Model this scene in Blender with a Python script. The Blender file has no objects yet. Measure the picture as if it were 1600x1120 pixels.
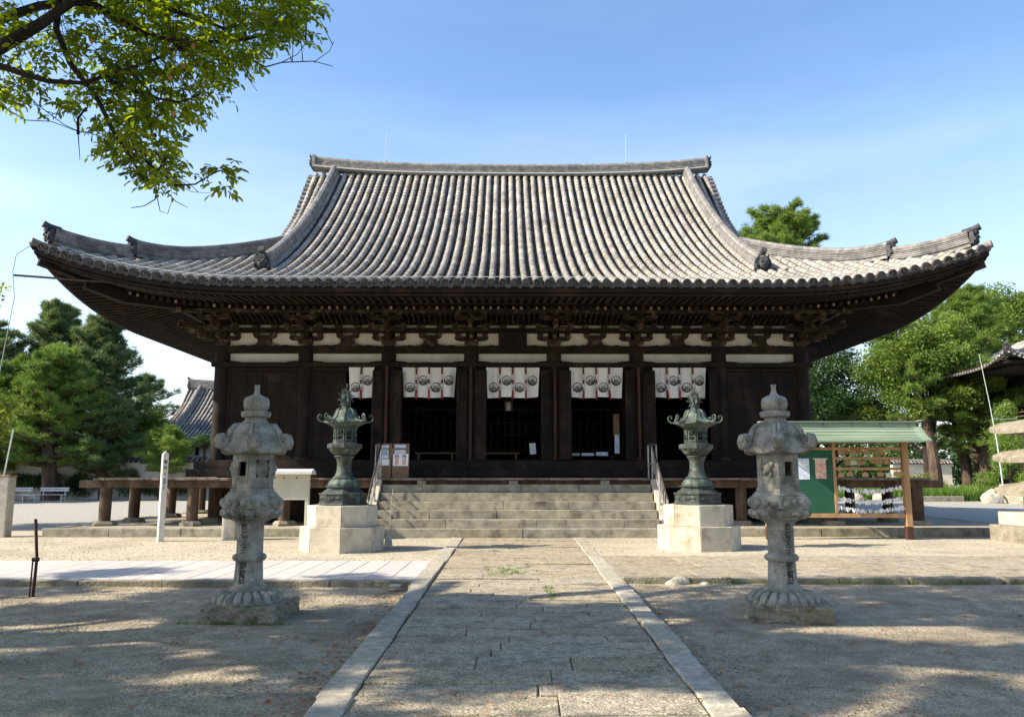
import bpy, bmesh, math, random
import numpy as np
from mathutils import Vector, Matrix, noise as mnoise
random.seed(7); rng = np.random.default_rng(7)
PI = math.pi; rad = math.radians
scene = bpy.context.scene
COL = scene.collection
# ---------------------------------------------------------------- camera, sky, sun, exposure
cd = bpy.data.cameras.new('camera'); cam = bpy.data.objects.new('camera', cd); COL.objects.link(cam)
cd.sensor_width = 36; cd.lens = 28.0; cd.clip_end = 2000; cd.clip_start = 0.05
cam.location = (0, 0, 1.5); cam.rotation_euler = (rad(90 + 8.33), 0, rad(0.276))
scene.camera = cam
SUN_EL, SUN_AZ = rad(36.5), rad(12.5)      # elevation, and how far in front of the -X axis the sun stands
w = bpy.data.worlds.new('World'); scene.world = w; w.use_nodes = True
nt = w.node_tree; nt.nodes.clear()
wo = nt.nodes.new('ShaderNodeOutputWorld'); bg = nt.nodes.new('ShaderNodeBackground')
sky = nt.nodes.new('ShaderNodeTexSky'); sky.sky_type = 'NISHITA'; sky.sun_disc = False
sky.sun_elevation = SUN_EL
S = Vector((-math.cos(SUN_EL) * math.cos(SUN_AZ), -math.cos(SUN_EL) * math.sin(SUN_AZ), math.sin(SUN_EL)))
sky.sun_rotation = math.atan2(S.x, S.y)
sky.air_density = 1.0; sky.dust_density = 1.0; sky.ozone_density = 1.6; sky.altitude = 50
tc = nt.nodes.new('ShaderNodeTexCoord'); mp = nt.nodes.new('ShaderNodeMapping'); mp.inputs['Scale'].default_value = (1.2, 1.6, 6.0)
mp.inputs['Rotation'].default_value = (0.0, rad(22), 0)
cn = nt.nodes.new('ShaderNodeTexNoise'); cn.inputs['Scale'].default_value = 1.5; cn.inputs['Detail'].default_value = 7; cn.inputs['Roughness'].default_value = 0.5
cr = nt.nodes.new('ShaderNodeValToRGB'); cr.color_ramp.elements[0].position = 0.46; cr.color_ramp.elements[1].position = 0.82
cr.color_ramp.elements[1].color = (0.55, 0.55, 0.55, 1)
mix = nt.nodes.new('ShaderNodeMixRGB'); mix.inputs['Color2'].default_value = (6.6, 7.0, 7.6, 1)
nt.links.new(tc.outputs['Generated'], mp.inputs['Vector']); nt.links.new(mp.outputs['Vector'], cn.inputs['Vector'])
nt.links.new(cn.outputs['Fac'], cr.inputs['Fac']); hz = nt.nodes.new('ShaderNodeMapRange'); hz.inputs['From Min'].default_value = 0.0; hz.inputs['From Max'].default_value = 0.45; hz.inputs['To Min'].default_value = 0.6; hz.inputs['To Max'].default_value = 0.0
sp = nt.nodes.new('ShaderNodeSeparateXYZ'); zr_ = nt.nodes.new('ShaderNodeMapRange'); zr_.inputs['From Min'].default_value = 0.05; zr_.inputs['From Max'].default_value = 0.45; zr_.inputs['To Min'].default_value = 1.0; zr_.inputs['To Max'].default_value = 0.08
nrm_ = nt.nodes.new('ShaderNodeVectorMath'); nrm_.operation = 'NORMALIZE'; nt.links.new(tc.outputs['Generated'], nrm_.inputs[0]); nt.links.new(nrm_.outputs[0], sp.inputs[0]); nt.links.new(sp.outputs['Z'], zr_.inputs['Value']); nt.links.new(sp.outputs['Z'], hz.inputs['Value'])
cm = nt.nodes.new('ShaderNodeMath'); cm.operation = 'MULTIPLY'; nt.links.new(cr.outputs['Color'], cm.inputs[0]); nt.links.new(zr_.outputs['Result'], cm.inputs[1]); nt.links.new(cm.outputs[0], mix.inputs['Fac'])
shs = nt.nodes.new('ShaderNodeHueSaturation'); shs.inputs['Saturation'].default_value = 1.12; nt.links.new(sky.outputs['Color'], shs.inputs['Color']); nt.links.new(shs.outputs['Color'], mix.inputs['Color1']); pass
hmx = nt.nodes.new('ShaderNodeMixRGB'); hmx.inputs['Color2'].default_value = (3.7, 3.95, 4.5, 1); nt.links.new(mix.outputs['Color'], hmx.inputs['Color1']); nt.links.new(hz.outputs['Result'], hmx.inputs['Fac']); nt.links.new(hmx.outputs['Color'], bg.inputs['Color'])
bg.inputs['Strength'].default_value = 0.15
nt.links.new(bg.outputs['Background'], wo.inputs['Surface'])
ld = bpy.data.lights.new('sun', 'SUN'); ld.energy = 5.0; ld.angle = rad(0.53); ld.color = (1.0, 0.90, 0.74)
sun = bpy.data.objects.new('sun', ld); COL.objects.link(sun); sun.location = (-60, -6, 50)
sun.rotation_euler = S.to_track_quat('Z', 'Y').to_euler()
vs = scene.view_settings; vs.view_transform = 'Standard'; vs.look = 'None'; vs.exposure = 1.0; vs.gamma = 1; vs.use_curve_mapping = False
scene.cycles.max_bounces = 6; scene.cycles.transparent_max_bounces = 4

# ---------------------------------------------------------------- materials
def M(name, c1, c2, scale=4, rough=0.85, bump=0.25, bscale=None, island=0.0, metal=0.0, c3=None, s3=0.6, t3=0.55, speck=0.0, stretch=None, bdist=0.01, detail=6):
    m = bpy.data.materials.new(name); m.use_nodes = True; n = m.node_tree.nodes; l = m.node_tree.links
    p = n['Principled BSDF']; p.inputs['Roughness'].default_value = rough; p.inputs['Metallic'].default_value = metal
    p.inputs['Specular IOR Level'].default_value = 0.3
    g = n.new('ShaderNodeNewGeometry'); vec = g.outputs['Position']
    if stretch:
        mpn = n.new('ShaderNodeMapping'); mpn.inputs['Scale'].default_value = stretch; l.new(vec, mpn.inputs['Vector']); vec = mpn.outputs['Vector']
    t = n.new('ShaderNodeTexNoise'); t.inputs['Scale'].default_value = scale; t.inputs['Detail'].default_value = detail; t.inputs['Roughness'].default_value = 0.62
    l.new(vec, t.inputs['Vector'])
    r = n.new('ShaderNodeValToRGB'); r.color_ramp.elements[0].position = 0.34; r.color_ramp.elements[1].position = 0.66
    r.color_ramp.elements[0].color = (*c1, 1); r.color_ramp.elements[1].color = (*c2, 1)
    l.new(t.outputs['Fac'], r.inputs['Fac']); out = r.outputs['Color']
    if c3:
        t3n = n.new('ShaderNodeTexNoise'); t3n.inputs['Scale'].default_value = s3; t3n.inputs['Detail'].default_value = 7; t3n.inputs['Roughness'].default_value = 0.65
        l.new(g.outputs['Position'], t3n.inputs['Vector'])
        r3 = n.new('ShaderNodeValToRGB'); r3.color_ramp.elements[0].position = t3 - 0.08; r3.color_ramp.elements[1].position = t3 + 0.12
        l.new(t3n.outputs['Fac'], r3.inputs['Fac'])
        mx = n.new('ShaderNodeMixRGB'); mx.inputs['Color2'].default_value = (*c3, 1); l.new(r3.outputs['Color'], mx.inputs['Fac']); l.new(out, mx.inputs['Color1']); out = mx.outputs['Color']
    if speck:
        ts = n.new('ShaderNodeTexNoise'); ts.inputs['Scale'].default_value = 90; ts.inputs['Detail'].default_value = 2; l.new(g.outputs['Position'], ts.inputs['Vector'])
        mr = n.new('ShaderNodeMapRange'); mr.inputs['From Min'].default_value = 0.35; mr.inputs['From Max'].default_value = 0.65
        mr.inputs['To Min'].default_value = 1 - speck; mr.inputs['To Max'].default_value = 1 + speck * 0.6; l.new(ts.outputs['Fac'], mr.inputs['Value'])
        hs = n.new('ShaderNodeHueSaturation'); l.new(mr.outputs['Result'], hs.inputs['Value']); l.new(out, hs.inputs['Color']); out = hs.outputs['Color']
    if island:
        oi = n.new('ShaderNodeObjectInfo'); ad = n.new('ShaderNodeMath'); ad.operation = 'ADD'
        l.new(g.outputs['Random Per Island'], ad.inputs[0]); l.new(oi.outputs['Random'], ad.inputs[1])
        fr = n.new('ShaderNodeMath'); fr.operation = 'FRACT'; l.new(ad.outputs[0], fr.inputs[0])
        mr = n.new('ShaderNodeMapRange'); mr.inputs['To Min'].default_value = 1 - island; mr.inputs['To Max'].default_value = 1 + island; l.new(fr.outputs[0], mr.inputs['Value'])
        hs = n.new('ShaderNodeHueSaturation'); l.new(mr.outputs['Result'], hs.inputs['Value']); l.new(out, hs.inputs['Color'])
        m2 = n.new('ShaderNodeMath'); m2.operation = 'MULTIPLY_ADD'; m2.inputs[1].default_value = 7.13; m2.inputs[2].default_value = 0.3; l.new(fr.outputs[0], m2.inputs[0])
        f2 = n.new('ShaderNodeMath'); f2.operation = 'FRACT'; l.new(m2.outputs[0], f2.inputs[0])
        mr2 = n.new('ShaderNodeMapRange'); mr2.inputs['To Min'].default_value = 0.6 if island > 0.12 else 0.88; mr2.inputs['To Max'].default_value = 1.4 if island > 0.12 else 1.12; l.new(f2.outputs[0], mr2.inputs['Value'])
        l.new(mr2.outputs['Result'], hs.inputs['Saturation']); out = hs.outputs['Color']
    l.new(out, p.inputs['Base Color'])
    if bump:
        tb = n.new('ShaderNodeTexNoise'); tb.inputs['Scale'].default_value = bscale or scale * 4; tb.inputs['Detail'].default_value = 5; l.new(vec, tb.inputs['Vector'])
        b = n.new('ShaderNodeBump'); b.inputs['Strength'].default_value = bump; b.inputs['Distance'].default_value = bdist
        l.new(tb.outputs['Fac'], b.inputs['Height']); l.new(b.outputs['Normal'], p.inputs['Normal'])
    return m
def LEAF(name, c1, c2, trans=0.35, dark=0.5):
    m = bpy.data.materials.new(name); m.use_nodes = True; n = m.node_tree.nodes; l = m.node_tree.links
    n.remove(n['Principled BSDF'])
    g = n.new('ShaderNodeNewGeometry'); t = n.new('ShaderNodeTexNoise'); t.inputs['Scale'].default_value = dark; l.new(g.outputs['Position'], t.inputs['Vector'])
    ad = n.new('ShaderNodeMath'); ad.operation = 'MULTIPLY_ADD'; ad.inputs[1].default_value = 0.5; l.new(g.outputs['Random Per Island'], ad.inputs[0])
    ml = n.new('ShaderNodeMath'); ml.operation = 'MULTIPLY_ADD'; ml.inputs[1].default_value = 1.6; ml.inputs[2].default_value = -0.55; l.new(t.outputs['Fac'], ml.inputs[0]); l.new(ml.outputs[0], ad.inputs[2])
    r = n.new('ShaderNodeValToRGB'); r.color_ramp.elements[0].color = (*c1, 1); r.color_ramp.elements[1].color = (*c2, 1); l.new(ad.outputs[0], r.inputs['Fac'])
    d = n.new('ShaderNodeBsdfPrincipled'); d.inputs['Roughness'].default_value = 0.5; d.inputs['Specular IOR Level'].default_value = 0.25
    tr = n.new('ShaderNodeBsdfTranslucent'); mx = n.new('ShaderNodeMixShader'); mx.inputs[0].default_value = trans
    hs = n.new('ShaderNodeHueSaturation'); hs.inputs['Value'].default_value = 1.7; hs.inputs['Hue'].default_value = 0.485; hs.inputs['Saturation'].default_value = 1.1
    l.new(r.outputs['Color'], d.inputs['Base Color']); l.new(r.outputs['Color'], hs.inputs['Color']); l.new(hs.outputs['Color'], tr.inputs['Color'])
    l.new(d.outputs[0], mx.inputs[1]); l.new(tr.outputs[0], mx.inputs[2]); l.new(mx.outputs[0], n['Material Output'].inputs['Surface'])
    return m
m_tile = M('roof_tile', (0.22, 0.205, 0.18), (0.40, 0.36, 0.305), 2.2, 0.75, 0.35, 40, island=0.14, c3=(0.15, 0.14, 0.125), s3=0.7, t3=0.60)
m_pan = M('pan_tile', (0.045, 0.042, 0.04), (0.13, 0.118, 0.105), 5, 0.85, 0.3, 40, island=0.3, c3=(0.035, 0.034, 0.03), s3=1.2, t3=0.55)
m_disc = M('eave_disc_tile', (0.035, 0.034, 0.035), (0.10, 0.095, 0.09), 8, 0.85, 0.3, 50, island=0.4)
m_ridge = M('ridge_tile', (0.14, 0.135, 0.128), (0.29, 0.27, 0.245), 6, 0.8, 0.4, 50, island=0.2, c3=(0.10, 0.10, 0.10), s3=2.5, t3=0.58)
m_oni = M('demon_tile', (0.025, 0.027, 0.03), (0.07, 0.07, 0.075), 10, 0.7, 0.6, 40)
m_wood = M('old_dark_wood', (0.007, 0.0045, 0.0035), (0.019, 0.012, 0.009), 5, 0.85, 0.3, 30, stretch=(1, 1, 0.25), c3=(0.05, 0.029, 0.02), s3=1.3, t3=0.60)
m_woodr = M('red_brown_wood', (0.035, 0.014, 0.009), (0.085, 0.035, 0.022), 5, 0.75, 0.2, 30, stretch=(1, 1, 0.2))
m_woodw = M('weathered_deck_wood', (0.13, 0.105, 0.085), (0.26, 0.215, 0.175), 6, 0.85, 0.4, 30, stretch=(0.3, 1, 1), c3=(0.055, 0.038, 0.028), s3=2.0, t3=0.55)
m_woodp = M('weathered_post_wood', (0.055, 0.035, 0.024), (0.15, 0.10, 0.066), 5, 0.85, 0.5, 25, stretch=(1, 1, 0.12), c3=(0.03, 0.02, 0.014), s3=1.5, t3=0.58)
m_brk = M('bracket_wood', (0.016, 0.011, 0.008), (0.045, 0.031, 0.022), 5, 0.85, 0.3, 30, c3=(0.20, 0.155, 0.105), s3=4.5, t3=0.60)
m_rend = M('pale_rafter_end', (0.10, 0.08, 0.055), (0.34, 0.28, 0.2), 9, 0.85, 0.2, c3=(0.05, 0.035, 0.025), s3=5, t3=0.58)
m_plast = M('white_plaster', (0.60, 0.575, 0.50), (0.72, 0.70, 0.63), 3, 0.9, 0.1, c3=(0.5, 0.47, 0.38), s3=1.4, t3=0.6)
m_stone = M('lantern_stone', (0.21, 0.20, 0.172), (0.41, 0.39, 0.338), 7, 0.9, 0.7, 45, c3=(0.12, 0.12, 0.09), s3=4.5, t3=0.57, speck=0.3)
m_lich = M('lichened_stone', (0.19, 0.165, 0.125), (0.38, 0.34, 0.265), 7, 0.95, 0.9, 30, c3=(0.11, 0.105, 0.065), s3=3.5, t3=0.58, bdist=0.03, speck=0.2)
m_green = M('green_step_stone', (0.21, 0.19, 0.143), (0.39, 0.355, 0.27), 4, 0.9, 0.5, 45, island=0.1, c3=(0.09, 0.075, 0.06), s3=2.2, t3=0.60, speck=0.2)
m_gran = M('pale_granite', (0.42, 0.375, 0.30), (0.54, 0.49, 0.40), 5, 0.8, 0.2, 70, c3=(0.27, 0.225, 0.15), s3=2.4, t3=0.60, speck=0.1)
m_pave = M('worn_paving_stone', (0.27, 0.225, 0.155), (0.49, 0.42, 0.31), 14, 0.9, 1.0, 38, island=0.08, c3=(0.19, 0.16, 0.115), s3=3.2, t3=0.57, speck=0.6, bdist=0.015)
m_kerb = M('granite_kerb', (0.30, 0.265, 0.205), (0.50, 0.45, 0.36), 12, 0.85, 0.5, 70, island=0.08, c3=(0.22, 0.2, 0.17), s3=2.0, t3=0.6, speck=0.3)
m_strip = M('pinkish_white_slab', (0.42, 0.385, 0.355), (0.52, 0.48, 0.45), 7, 0.85, 0.2, 60, island=0.05, speck=0.08)
m_sand = M('packed_sand', (0.30, 0.245, 0.168), (0.47, 0.395, 0.285), 5, 0.95, 1.0, 26, c3=(0.22, 0.18, 0.125), s3=0.9, t3=0.56, speck=0.6, bdist=0.035)
m_yard = M('tan_gravel', (0.40, 0.345, 0.25), (0.62, 0.55, 0.42), 12, 0.95, 1.0, 32, c3=(0.36, 0.31, 0.22), s3=0.6, t3=0.55, speck=0.6, bdist=0.03)
m_gravel = M('grey_gravel', (0.29, 0.27, 0.235), (0.47, 0.445, 0.39), 12, 0.95, 1.0, 40, speck=0.4, bdist=0.03)
m_earth = M('podium_earth', (0.30, 0.26, 0.19), (0.44, 0.39, 0.30), 4, 0.95, 0.6, 40, speck=0.2)
m_grout = M('joint_earth', (0.11, 0.095, 0.07), (0.2, 0.175, 0.125), 8, 0.95, 0.5)
m_bronze = M('green_bronze', (0.03, 0.04, 0.034), (0.10, 0.13, 0.108), 9, 0.6, 0.5, 50, metal=0.15, c3=(0.23, 0.31, 0.25), s3=5, t3=0.62)
m_brdark = M('dark_bronze', (0.022, 0.027, 0.025), (0.07, 0.083, 0.074), 9, 0.6, 0.5, 50, metal=0.15, c3=(0.18, 0.25, 0.2), s3=6, t3=0.64)
m_black = M('shade_and_fitting_black', (0.006, 0.006, 0.006), (0.012, 0.011, 0.010), 4, 0.95, 0)  # near-black paints in the shade of hollows and inner room; also black fittings
m_ink = M('black_ink', (0.012, 0.012, 0.012), (0.02, 0.02, 0.02), 4, 0.7, 0)
m_ink2 = M('carved_letters', (0.03, 0.032, 0.028), (0.05, 0.05, 0.045), 9, 0.9, 0)
m_cloth = M('white_cloth', (0.74, 0.73, 0.71), (0.82, 0.81, 0.79), 2, 0.9, 0.05)
m_marn = M('maroon_ribbon', (0.10, 0.02, 0.02), (0.16, 0.03, 0.03), 8, 0.8, 0)
m_red = M('red_cord', (0.42, 0.03, 0.04), (0.5, 0.05, 0.06), 8, 0.7, 0)
m_steel = M('galvanised_steel', (0.30, 0.29, 0.27), (0.46, 0.44, 0.41), 8, 0.45, 0.1, metal=0.5)
m_dsteel = M('dark_rail_steel', (0.05, 0.045, 0.042), (0.10, 0.09, 0.085), 8, 0.5, 0.1, metal=0.4)
m_copper = M('green_copper_sheet', (0.16, 0.22, 0.155), (0.25, 0.315, 0.22), 3, 0.7, 0.15, 20, stretch=(0.3, 1, 4), c3=(0.20, 0.30, 0.24), s3=2.2, t3=0.62)
m_honey = M('honey_timber', (0.29, 0.17, 0.08), (0.44, 0.275, 0.14), 6, 0.7, 0.2, 30, stretch=(1, 1, 0.2))
m_gboard = M('dark_green_board', (0.012, 0.075, 0.042), (0.02, 0.10, 0.058), 2, 0.7, 0.05)
m_paper = M('white_paper', (0.72, 0.73, 0.75), (0.8, 0.8, 0.82), 9, 0.9, 0)
m_rpaper = M('reddish_printed_paper', (0.55, 0.24, 0.17), (0.72, 0.55, 0.48), 14, 0.9, 0, detail=2)
m_bpaper = M('blue_printed_paper', (0.45, 0.55, 0.72), (0.75, 0.78, 0.82), 16, 0.9, 0, detail=2)
m_grprint = M('grey_print', (0.25, 0.33, 0.42), (0.4, 0.46, 0.5), 20, 0.9, 0)
m_skin = M('printed_orange', (0.62, 0.33, 0.22), (0.7, 0.42, 0.3), 20, 0.9, 0)
m_card = M('brown_board', (0.16, 0.095, 0.055), (0.22, 0.14, 0.085), 5, 0.8, 0.1)
m_cream = M('cream_painted_board', (0.46, 0.44, 0.36), (0.56, 0.54, 0.45), 2, 0.8, 0.1)
m_white = M('white_paint', (0.52, 0.50, 0.47), (0.62, 0.60, 0.57), 4, 0.7, 0.1)
m_conc = M('pale_concrete', (0.42, 0.38, 0.31), (0.60, 0.55, 0.46), 5, 0.9, 0.4, 50, speck=0.15)
m_bark = M('bark', (0.018, 0.013, 0.01), (0.05, 0.038, 0.03), 5, 0.95, 1.0, 20, stretch=(1, 1, 0.3), bdist=0.04)
m_pbark = M('pine_bark', (0.05, 0.034, 0.025), (0.13, 0.09, 0.066), 4, 0.95, 1.0, 12, stretch=(1, 1, 0.35), bdist=0.04)
m_leafN = LEAF('camphor_leaves', (0.035, 0.085, 0.010), (0.30, 0.38, 0.035), 0.55, 1.1)
m_leafS = LEAF('fallen_leaves', (0.28, 0.07, 0.03), (0.45, 0.25, 0.10), 0.1, 9)
m_pine = LEAF('pine_needles', (0.04, 0.08, 0.03), (0.18, 0.24, 0.085), 0.28, 0.35)
m_pineb = LEAF('bright_pine_needles', (0.065, 0.125, 0.024), (0.21, 0.30, 0.06), 0.32, 0.5)
m_leafB = LEAF('broad_leaves', (0.06, 0.12, 0.024), (0.24, 0.32, 0.07), 0.35, 0.4)
m_leafD = LEAF('dark_leaves', (0.022, 0.055, 0.018), (0.08, 0.14, 0.04), 0.25, 0.4)
m_leafY = LEAF('yellow_green_leaves', (0.11, 0.17, 0.02), (0.24, 0.29, 0.05), 0.4, 0.5)
m_grass = LEAF('grass_blades', (0.06, 0.13, 0.02), (0.16, 0.26, 0.05), 0.3, 0.6)
m_rock = M('pale_rock', (0.38, 0.34, 0.26), (0.55, 0.5, 0.4), 3, 0.95, 0.8, 12, speck=0.2, bdist=0.03)
m_wire = M('pale_wire', (0.42, 0.5, 0.48), (0.5, 0.58, 0.56), 3, 0.6, 0)

# ---------------------------------------------------------------- mesh building
class MB:
    def __init__(s): s.v = []; s.f = []
    def add(s, vs, fs):
        o = len(s.v); s.v.extend([tuple(p) for p in vs]); s.f.extend([tuple(i + o for i in f) for f in fs]); return s
    def box(s, x0, x1, y0, y1, z0, z1, mtx=None):
        vs = [Vector(p) for p in ((x0, y0, z0), (x1, y0, z0), (x1, y1, z0), (x0, y1, z0), (x0, y0, z1), (x1, y0, z1), (x1, y1, z1), (x0, y1, z1))]
        if mtx: vs = [mtx @ v for v in vs]
        return s.add(vs, [(0, 3, 2, 1), (4, 5, 6, 7), (0, 1, 5, 4), (1, 2, 6, 5), (2, 3, 7, 6), (3, 0, 4, 7)])
    def cbox(s, c, sz, mtx=None):
        return s.box(c[0] - sz[0] / 2, c[0] + sz[0] / 2, c[1] - sz[1] / 2, c[1] + sz[1] / 2, c[2] - sz[2] / 2, c[2] + sz[2] / 2, mtx)
    def lathe(s, prof, n=24, c=(0, 0), rot=0.0, mod=None, caps=True):
        vs = []; fs = []
        for k, (r, z) in enumerate(prof):
            for i in range(n):
                a = rot + 2 * PI * i / n; rr = r * (mod(a, k) if mod else 1)
                vs.append((c[0] + rr * math.cos(a), c[1] + rr * math.sin(a), z))
        for k in range(len(prof) - 1):
            for i in range(n):
                j = (i + 1) % n; fs.append((k * n + i, k * n + j, (k + 1) * n + j, (k + 1) * n + i))
        if caps:
            fs.append(tuple(range(n))[::-1]); fs.append(tuple((len(prof) - 1) * n + i for i in range(n)))
        return s.add(vs, fs)
    def tube(s, pts, radii, n=8, caps=True, flat=1.0):
        pts = [Vector(p) for p in pts]
        if not hasattr(radii, '__len__'): radii = [radii] * len(pts)
        vs = []; fs = []; up = None
        for k, p in enumerate(pts):
            t = (pts[min(k + 1, len(pts) - 1)] - pts[max(k - 1, 0)]).normalized()
            if up is None: up = Vector((0, 0, 1)) if abs(t.z) < 0.9 else Vector((0, 1, 0))
            a = t.cross(up)
            if a.length < 1e-4: a = t.orthogonal()
            a.normalize(); b = a.cross(t); up = b
            for i in range(n):
                q = 2 * PI * i / n; vs.append(p + a * radii[k] * math.cos(q) * flat + b * radii[k] * math.sin(q))
        for k in range(len(pts) - 1):
            for i in range(n):
                j = (i + 1) % n; fs.append((k * n + i, k * n + j, (k + 1) * n + j, (k + 1) * n + i))
        if caps: fs.append(tuple(range(n))[::-1]); fs.append(tuple((len(pts) - 1) * n + i for i in range(n)))
        return s.add(vs, fs)
    def prism(s, poly, y0, y1, axis='y'):
        n = len(poly); vs = []
        for y in (y0, y1):
            for a, b in poly: vs.append((a, y, b) if axis == 'y' else ((y, a, b) if axis == 'x' else (a, b, y)))
        fs = [tuple(range(n)), tuple(range(n, 2 * n))[::-1]] + [(i, n + i, n + (i + 1) % n, (i + 1) % n) for i in range(n)]
        return s.add(vs, fs)
    def ball(s, c, r, n=10, m=6, sc=(1, 1, 1)):
        vs = [(c[0], c[1], c[2] - r * sc[2])]; fs = []
        for k in range(1, m):
            ph = -PI / 2 + PI * k / m
            for i in range(n):
                a = 2 * PI * i / n; vs.append((c[0] + r * sc[0] * math.cos(ph) * math.cos(a), c[1] + r * sc[1] * math.cos(ph) * math.sin(a), c[2] + r * sc[2] * math.sin(ph)))
        vs.append((c[0], c[1], c[2] + r * sc[2])); L = len(vs) - 1
        for i in range(n):
            j = (i + 1) % n; fs.append((0, 1 + j, 1 + i)); fs.append((L, 1 + (m - 2) * n + i, 1 + (m - 2) * n + j))
            for k in range(m - 2): fs.append((1 + k * n + i, 1 + k * n + j, 1 + (k + 1) * n + j, 1 + (k + 1) * n + i))
        return s.add(vs, fs)
    def sweep(s, pts, sec, lat=None):
        """sec: list of (lateral, up) closed polygon, swept along pts; up stays vertical"""
        pts = [Vector(p) for p in pts]; n = len(sec); vs = []; fs = []
        for k, p in enumerate(pts):
            t = (pts[min(k + 1, len(pts) - 1)] - pts[max(k - 1, 0)]); t.normalize()
            a = Vector(lat) if lat else Vector((t.y, -t.x, 0)).normalized()
            u = a.cross(t).normalized()
            if u.z < 0: u = -u
            for (q, h) in sec: vs.append(p + a * q + u * h)
        for k in range(len(pts) - 1):
            for i in range(n):
                j = (i + 1) % n; fs.append((k * n + i, k * n + j, (k + 1) * n + j, (k + 1) * n + i))
        fs.append(tuple(range(n))[::-1]); fs.append(tuple((len(pts) - 1) * n + i for i in range(n)))
        return s.add(vs, fs)
    def mesh(s, name, m, bev=0.0, smooth=False, seg=1):
        me = bpy.data.meshes.new(name); me.from_pydata(s.v, [], s.f); me.update()
        bm = bmesh.new(); bm.from_mesh(me); bmesh.ops.recalc_face_normals(bm, faces=bm.faces)
        if bev: bmesh.ops.bevel(bm, geom=[e for e in bm.edges if len(e.link_faces) == 2 and e.calc_face_angle(0) > 0.5], offset=bev, segments=seg, affect='EDGES', profile=0.6)
        if smooth:
            for f in bm.faces: f.smooth = True
            for e in bm.edges:
                if len(e.link_faces) == 2 and e.calc_face_angle(0) > rad(38): e.smooth = False
        bm.to_mesh(me); bm.free(); me.materials.append(m); return me
    def build(s, name, m, parent=None, bev=0.0, smooth=False, seg=1, loc=None, rot=None):
        return link(name, s.mesh(name, m, bev, smooth, seg), parent, loc, rot)
def link(name, me, parent=None, loc=None, rot=None, mtx=None):
    o = bpy.data.objects.new(name, me); COL.objects.link(o)
    if parent: o.parent = parent
    if mtx is not None: o.matrix_local = mtx
    if loc: o.location = loc
    if rot: o.rotation_euler = rot
    return o
def tag(o, label, cat, group=None):
    o['label'] = label; o['category'] = cat
    if group: o['group'] = group
    return o
def thing(name, label, cat, loc=(0, 0, 0), rz=0, group=None):
    o = bpy.data.objects.new(name, None); COL.objects.link(o); o.location = loc; o.rotation_euler = (0, 0, rz); o.empty_display_size = 0.2
    return tag(o, label, cat, group)
def struct(o): o['kind'] = 'structure'; return o
def stuff(o): o['kind'] = 'stuff'; return o
def copy_tree(o, parent=None, label=None):
    c = o.copy(); COL.objects.link(c)
    if parent: c.parent = parent
    if label: c['label'] = label
    for ch in [x for x in bpy.data.objects if x.parent is o]: copy_tree(ch, c)
    return c
def npmesh(name, V, F, m, smooth=False):
    """V (n,3), F (k, 3|4) numpy"""
    me = bpy.data.meshes.new(name); k = F.shape[1]
    me.vertices.add(len(V)); me.vertices.foreach_set('co', np.asarray(V, np.float32).ravel())
    me.loops.add(F.size); me.loops.foreach_set('vertex_index', F.astype(np.int32).ravel())
    me.polygons.add(len(F)); me.polygons.foreach_set('loop_start', np.arange(0, F.size, k, dtype=np.int32)); me.polygons.foreach_set('loop_total', np.full(len(F), k, np.int32))
    if smooth: me.polygons.foreach_set('use_smooth', np.ones(len(F), bool))
    me.update(calc_edges=True); me.validate(); me.materials.append(m); return me
_font = None
def glyph(ch, size):
    """verts, faces of one character, centred, in the x-z plane"""
    cu = bpy.data.curves.new('t', 'FONT'); cu.body = ch; cu.size = size; cu.align_x = 'CENTER'; cu.align_y = 'CENTER'; cu.resolution_u = 3; cu.offset = size * 0.018
    o = bpy.data.objects.new('t', cu); COL.objects.link(o); dg = bpy.context.evaluated_depsgraph_get(); dg.update()
    me = bpy.data.meshes.new_from_object(o.evaluated_get(dg)); v = [tuple(p.co) for p in me.vertices]; f = [tuple(p.vertices) for p in me.polygons]
    bpy.data.objects.remove(o); bpy.data.curves.remove(cu); bpy.data.meshes.remove(me); return v, f

# ---------------------------------------------------------------- ground
def gz(y): return -0.07 - 0.07 * min(1, max(0, (11.6 - y) / 2.2))
def sheet(name, m, x0, x1, y0, y1, z, nx=2, ny=2, amp=0.0):
    X = np.linspace(x0, x1, nx); Y = np.linspace(y0, y1, ny); g = np.array([(x, y, z) for y in Y for x in X])
    if amp:
        g[:, 2] = [gz(q) for q in g[:, 1]]
        for k in range(6):
            a = rng.uniform(0.3, 2.2, 2) * rng.choice([-1, 1], 2); ph = rng.uniform(0, 6)
            g[:, 2] += amp / 3 * np.sin(g[:, 0] * a[0] + g[:, 1] * a[1] + ph)
    F = np.array([(j * nx + i, j * nx + i + 1, (j + 1) * nx + i + 1, (j + 1) * nx + i) for j in range(ny - 1) for i in range(nx - 1)])
    return struct(link(name, npmesh(name, g, F, m, True)))
base = sheet('ground', m_sand, -600, 600, -200, 1200, -0.20)
sheet('sandy_forecourt', m_sand, -24, -1.15, -6, 12.4, -0.14, 90, 110, 0.008)
sheet('sandy_forecourt', m_sand, 1.25, 24, -6, 12.6, -0.14, 90, 110, 0.008)
sheet('temple_yard', m_yard, -60, -1.36, 12.3, 22.2, -0.008)
sheet('temple_yard', m_yard, 1.5, 60, 12.5, 22.2, -0.008)
sheet('gravel_yard', m_gravel, -90, 90, 22.2, 140, -0.006)
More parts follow.
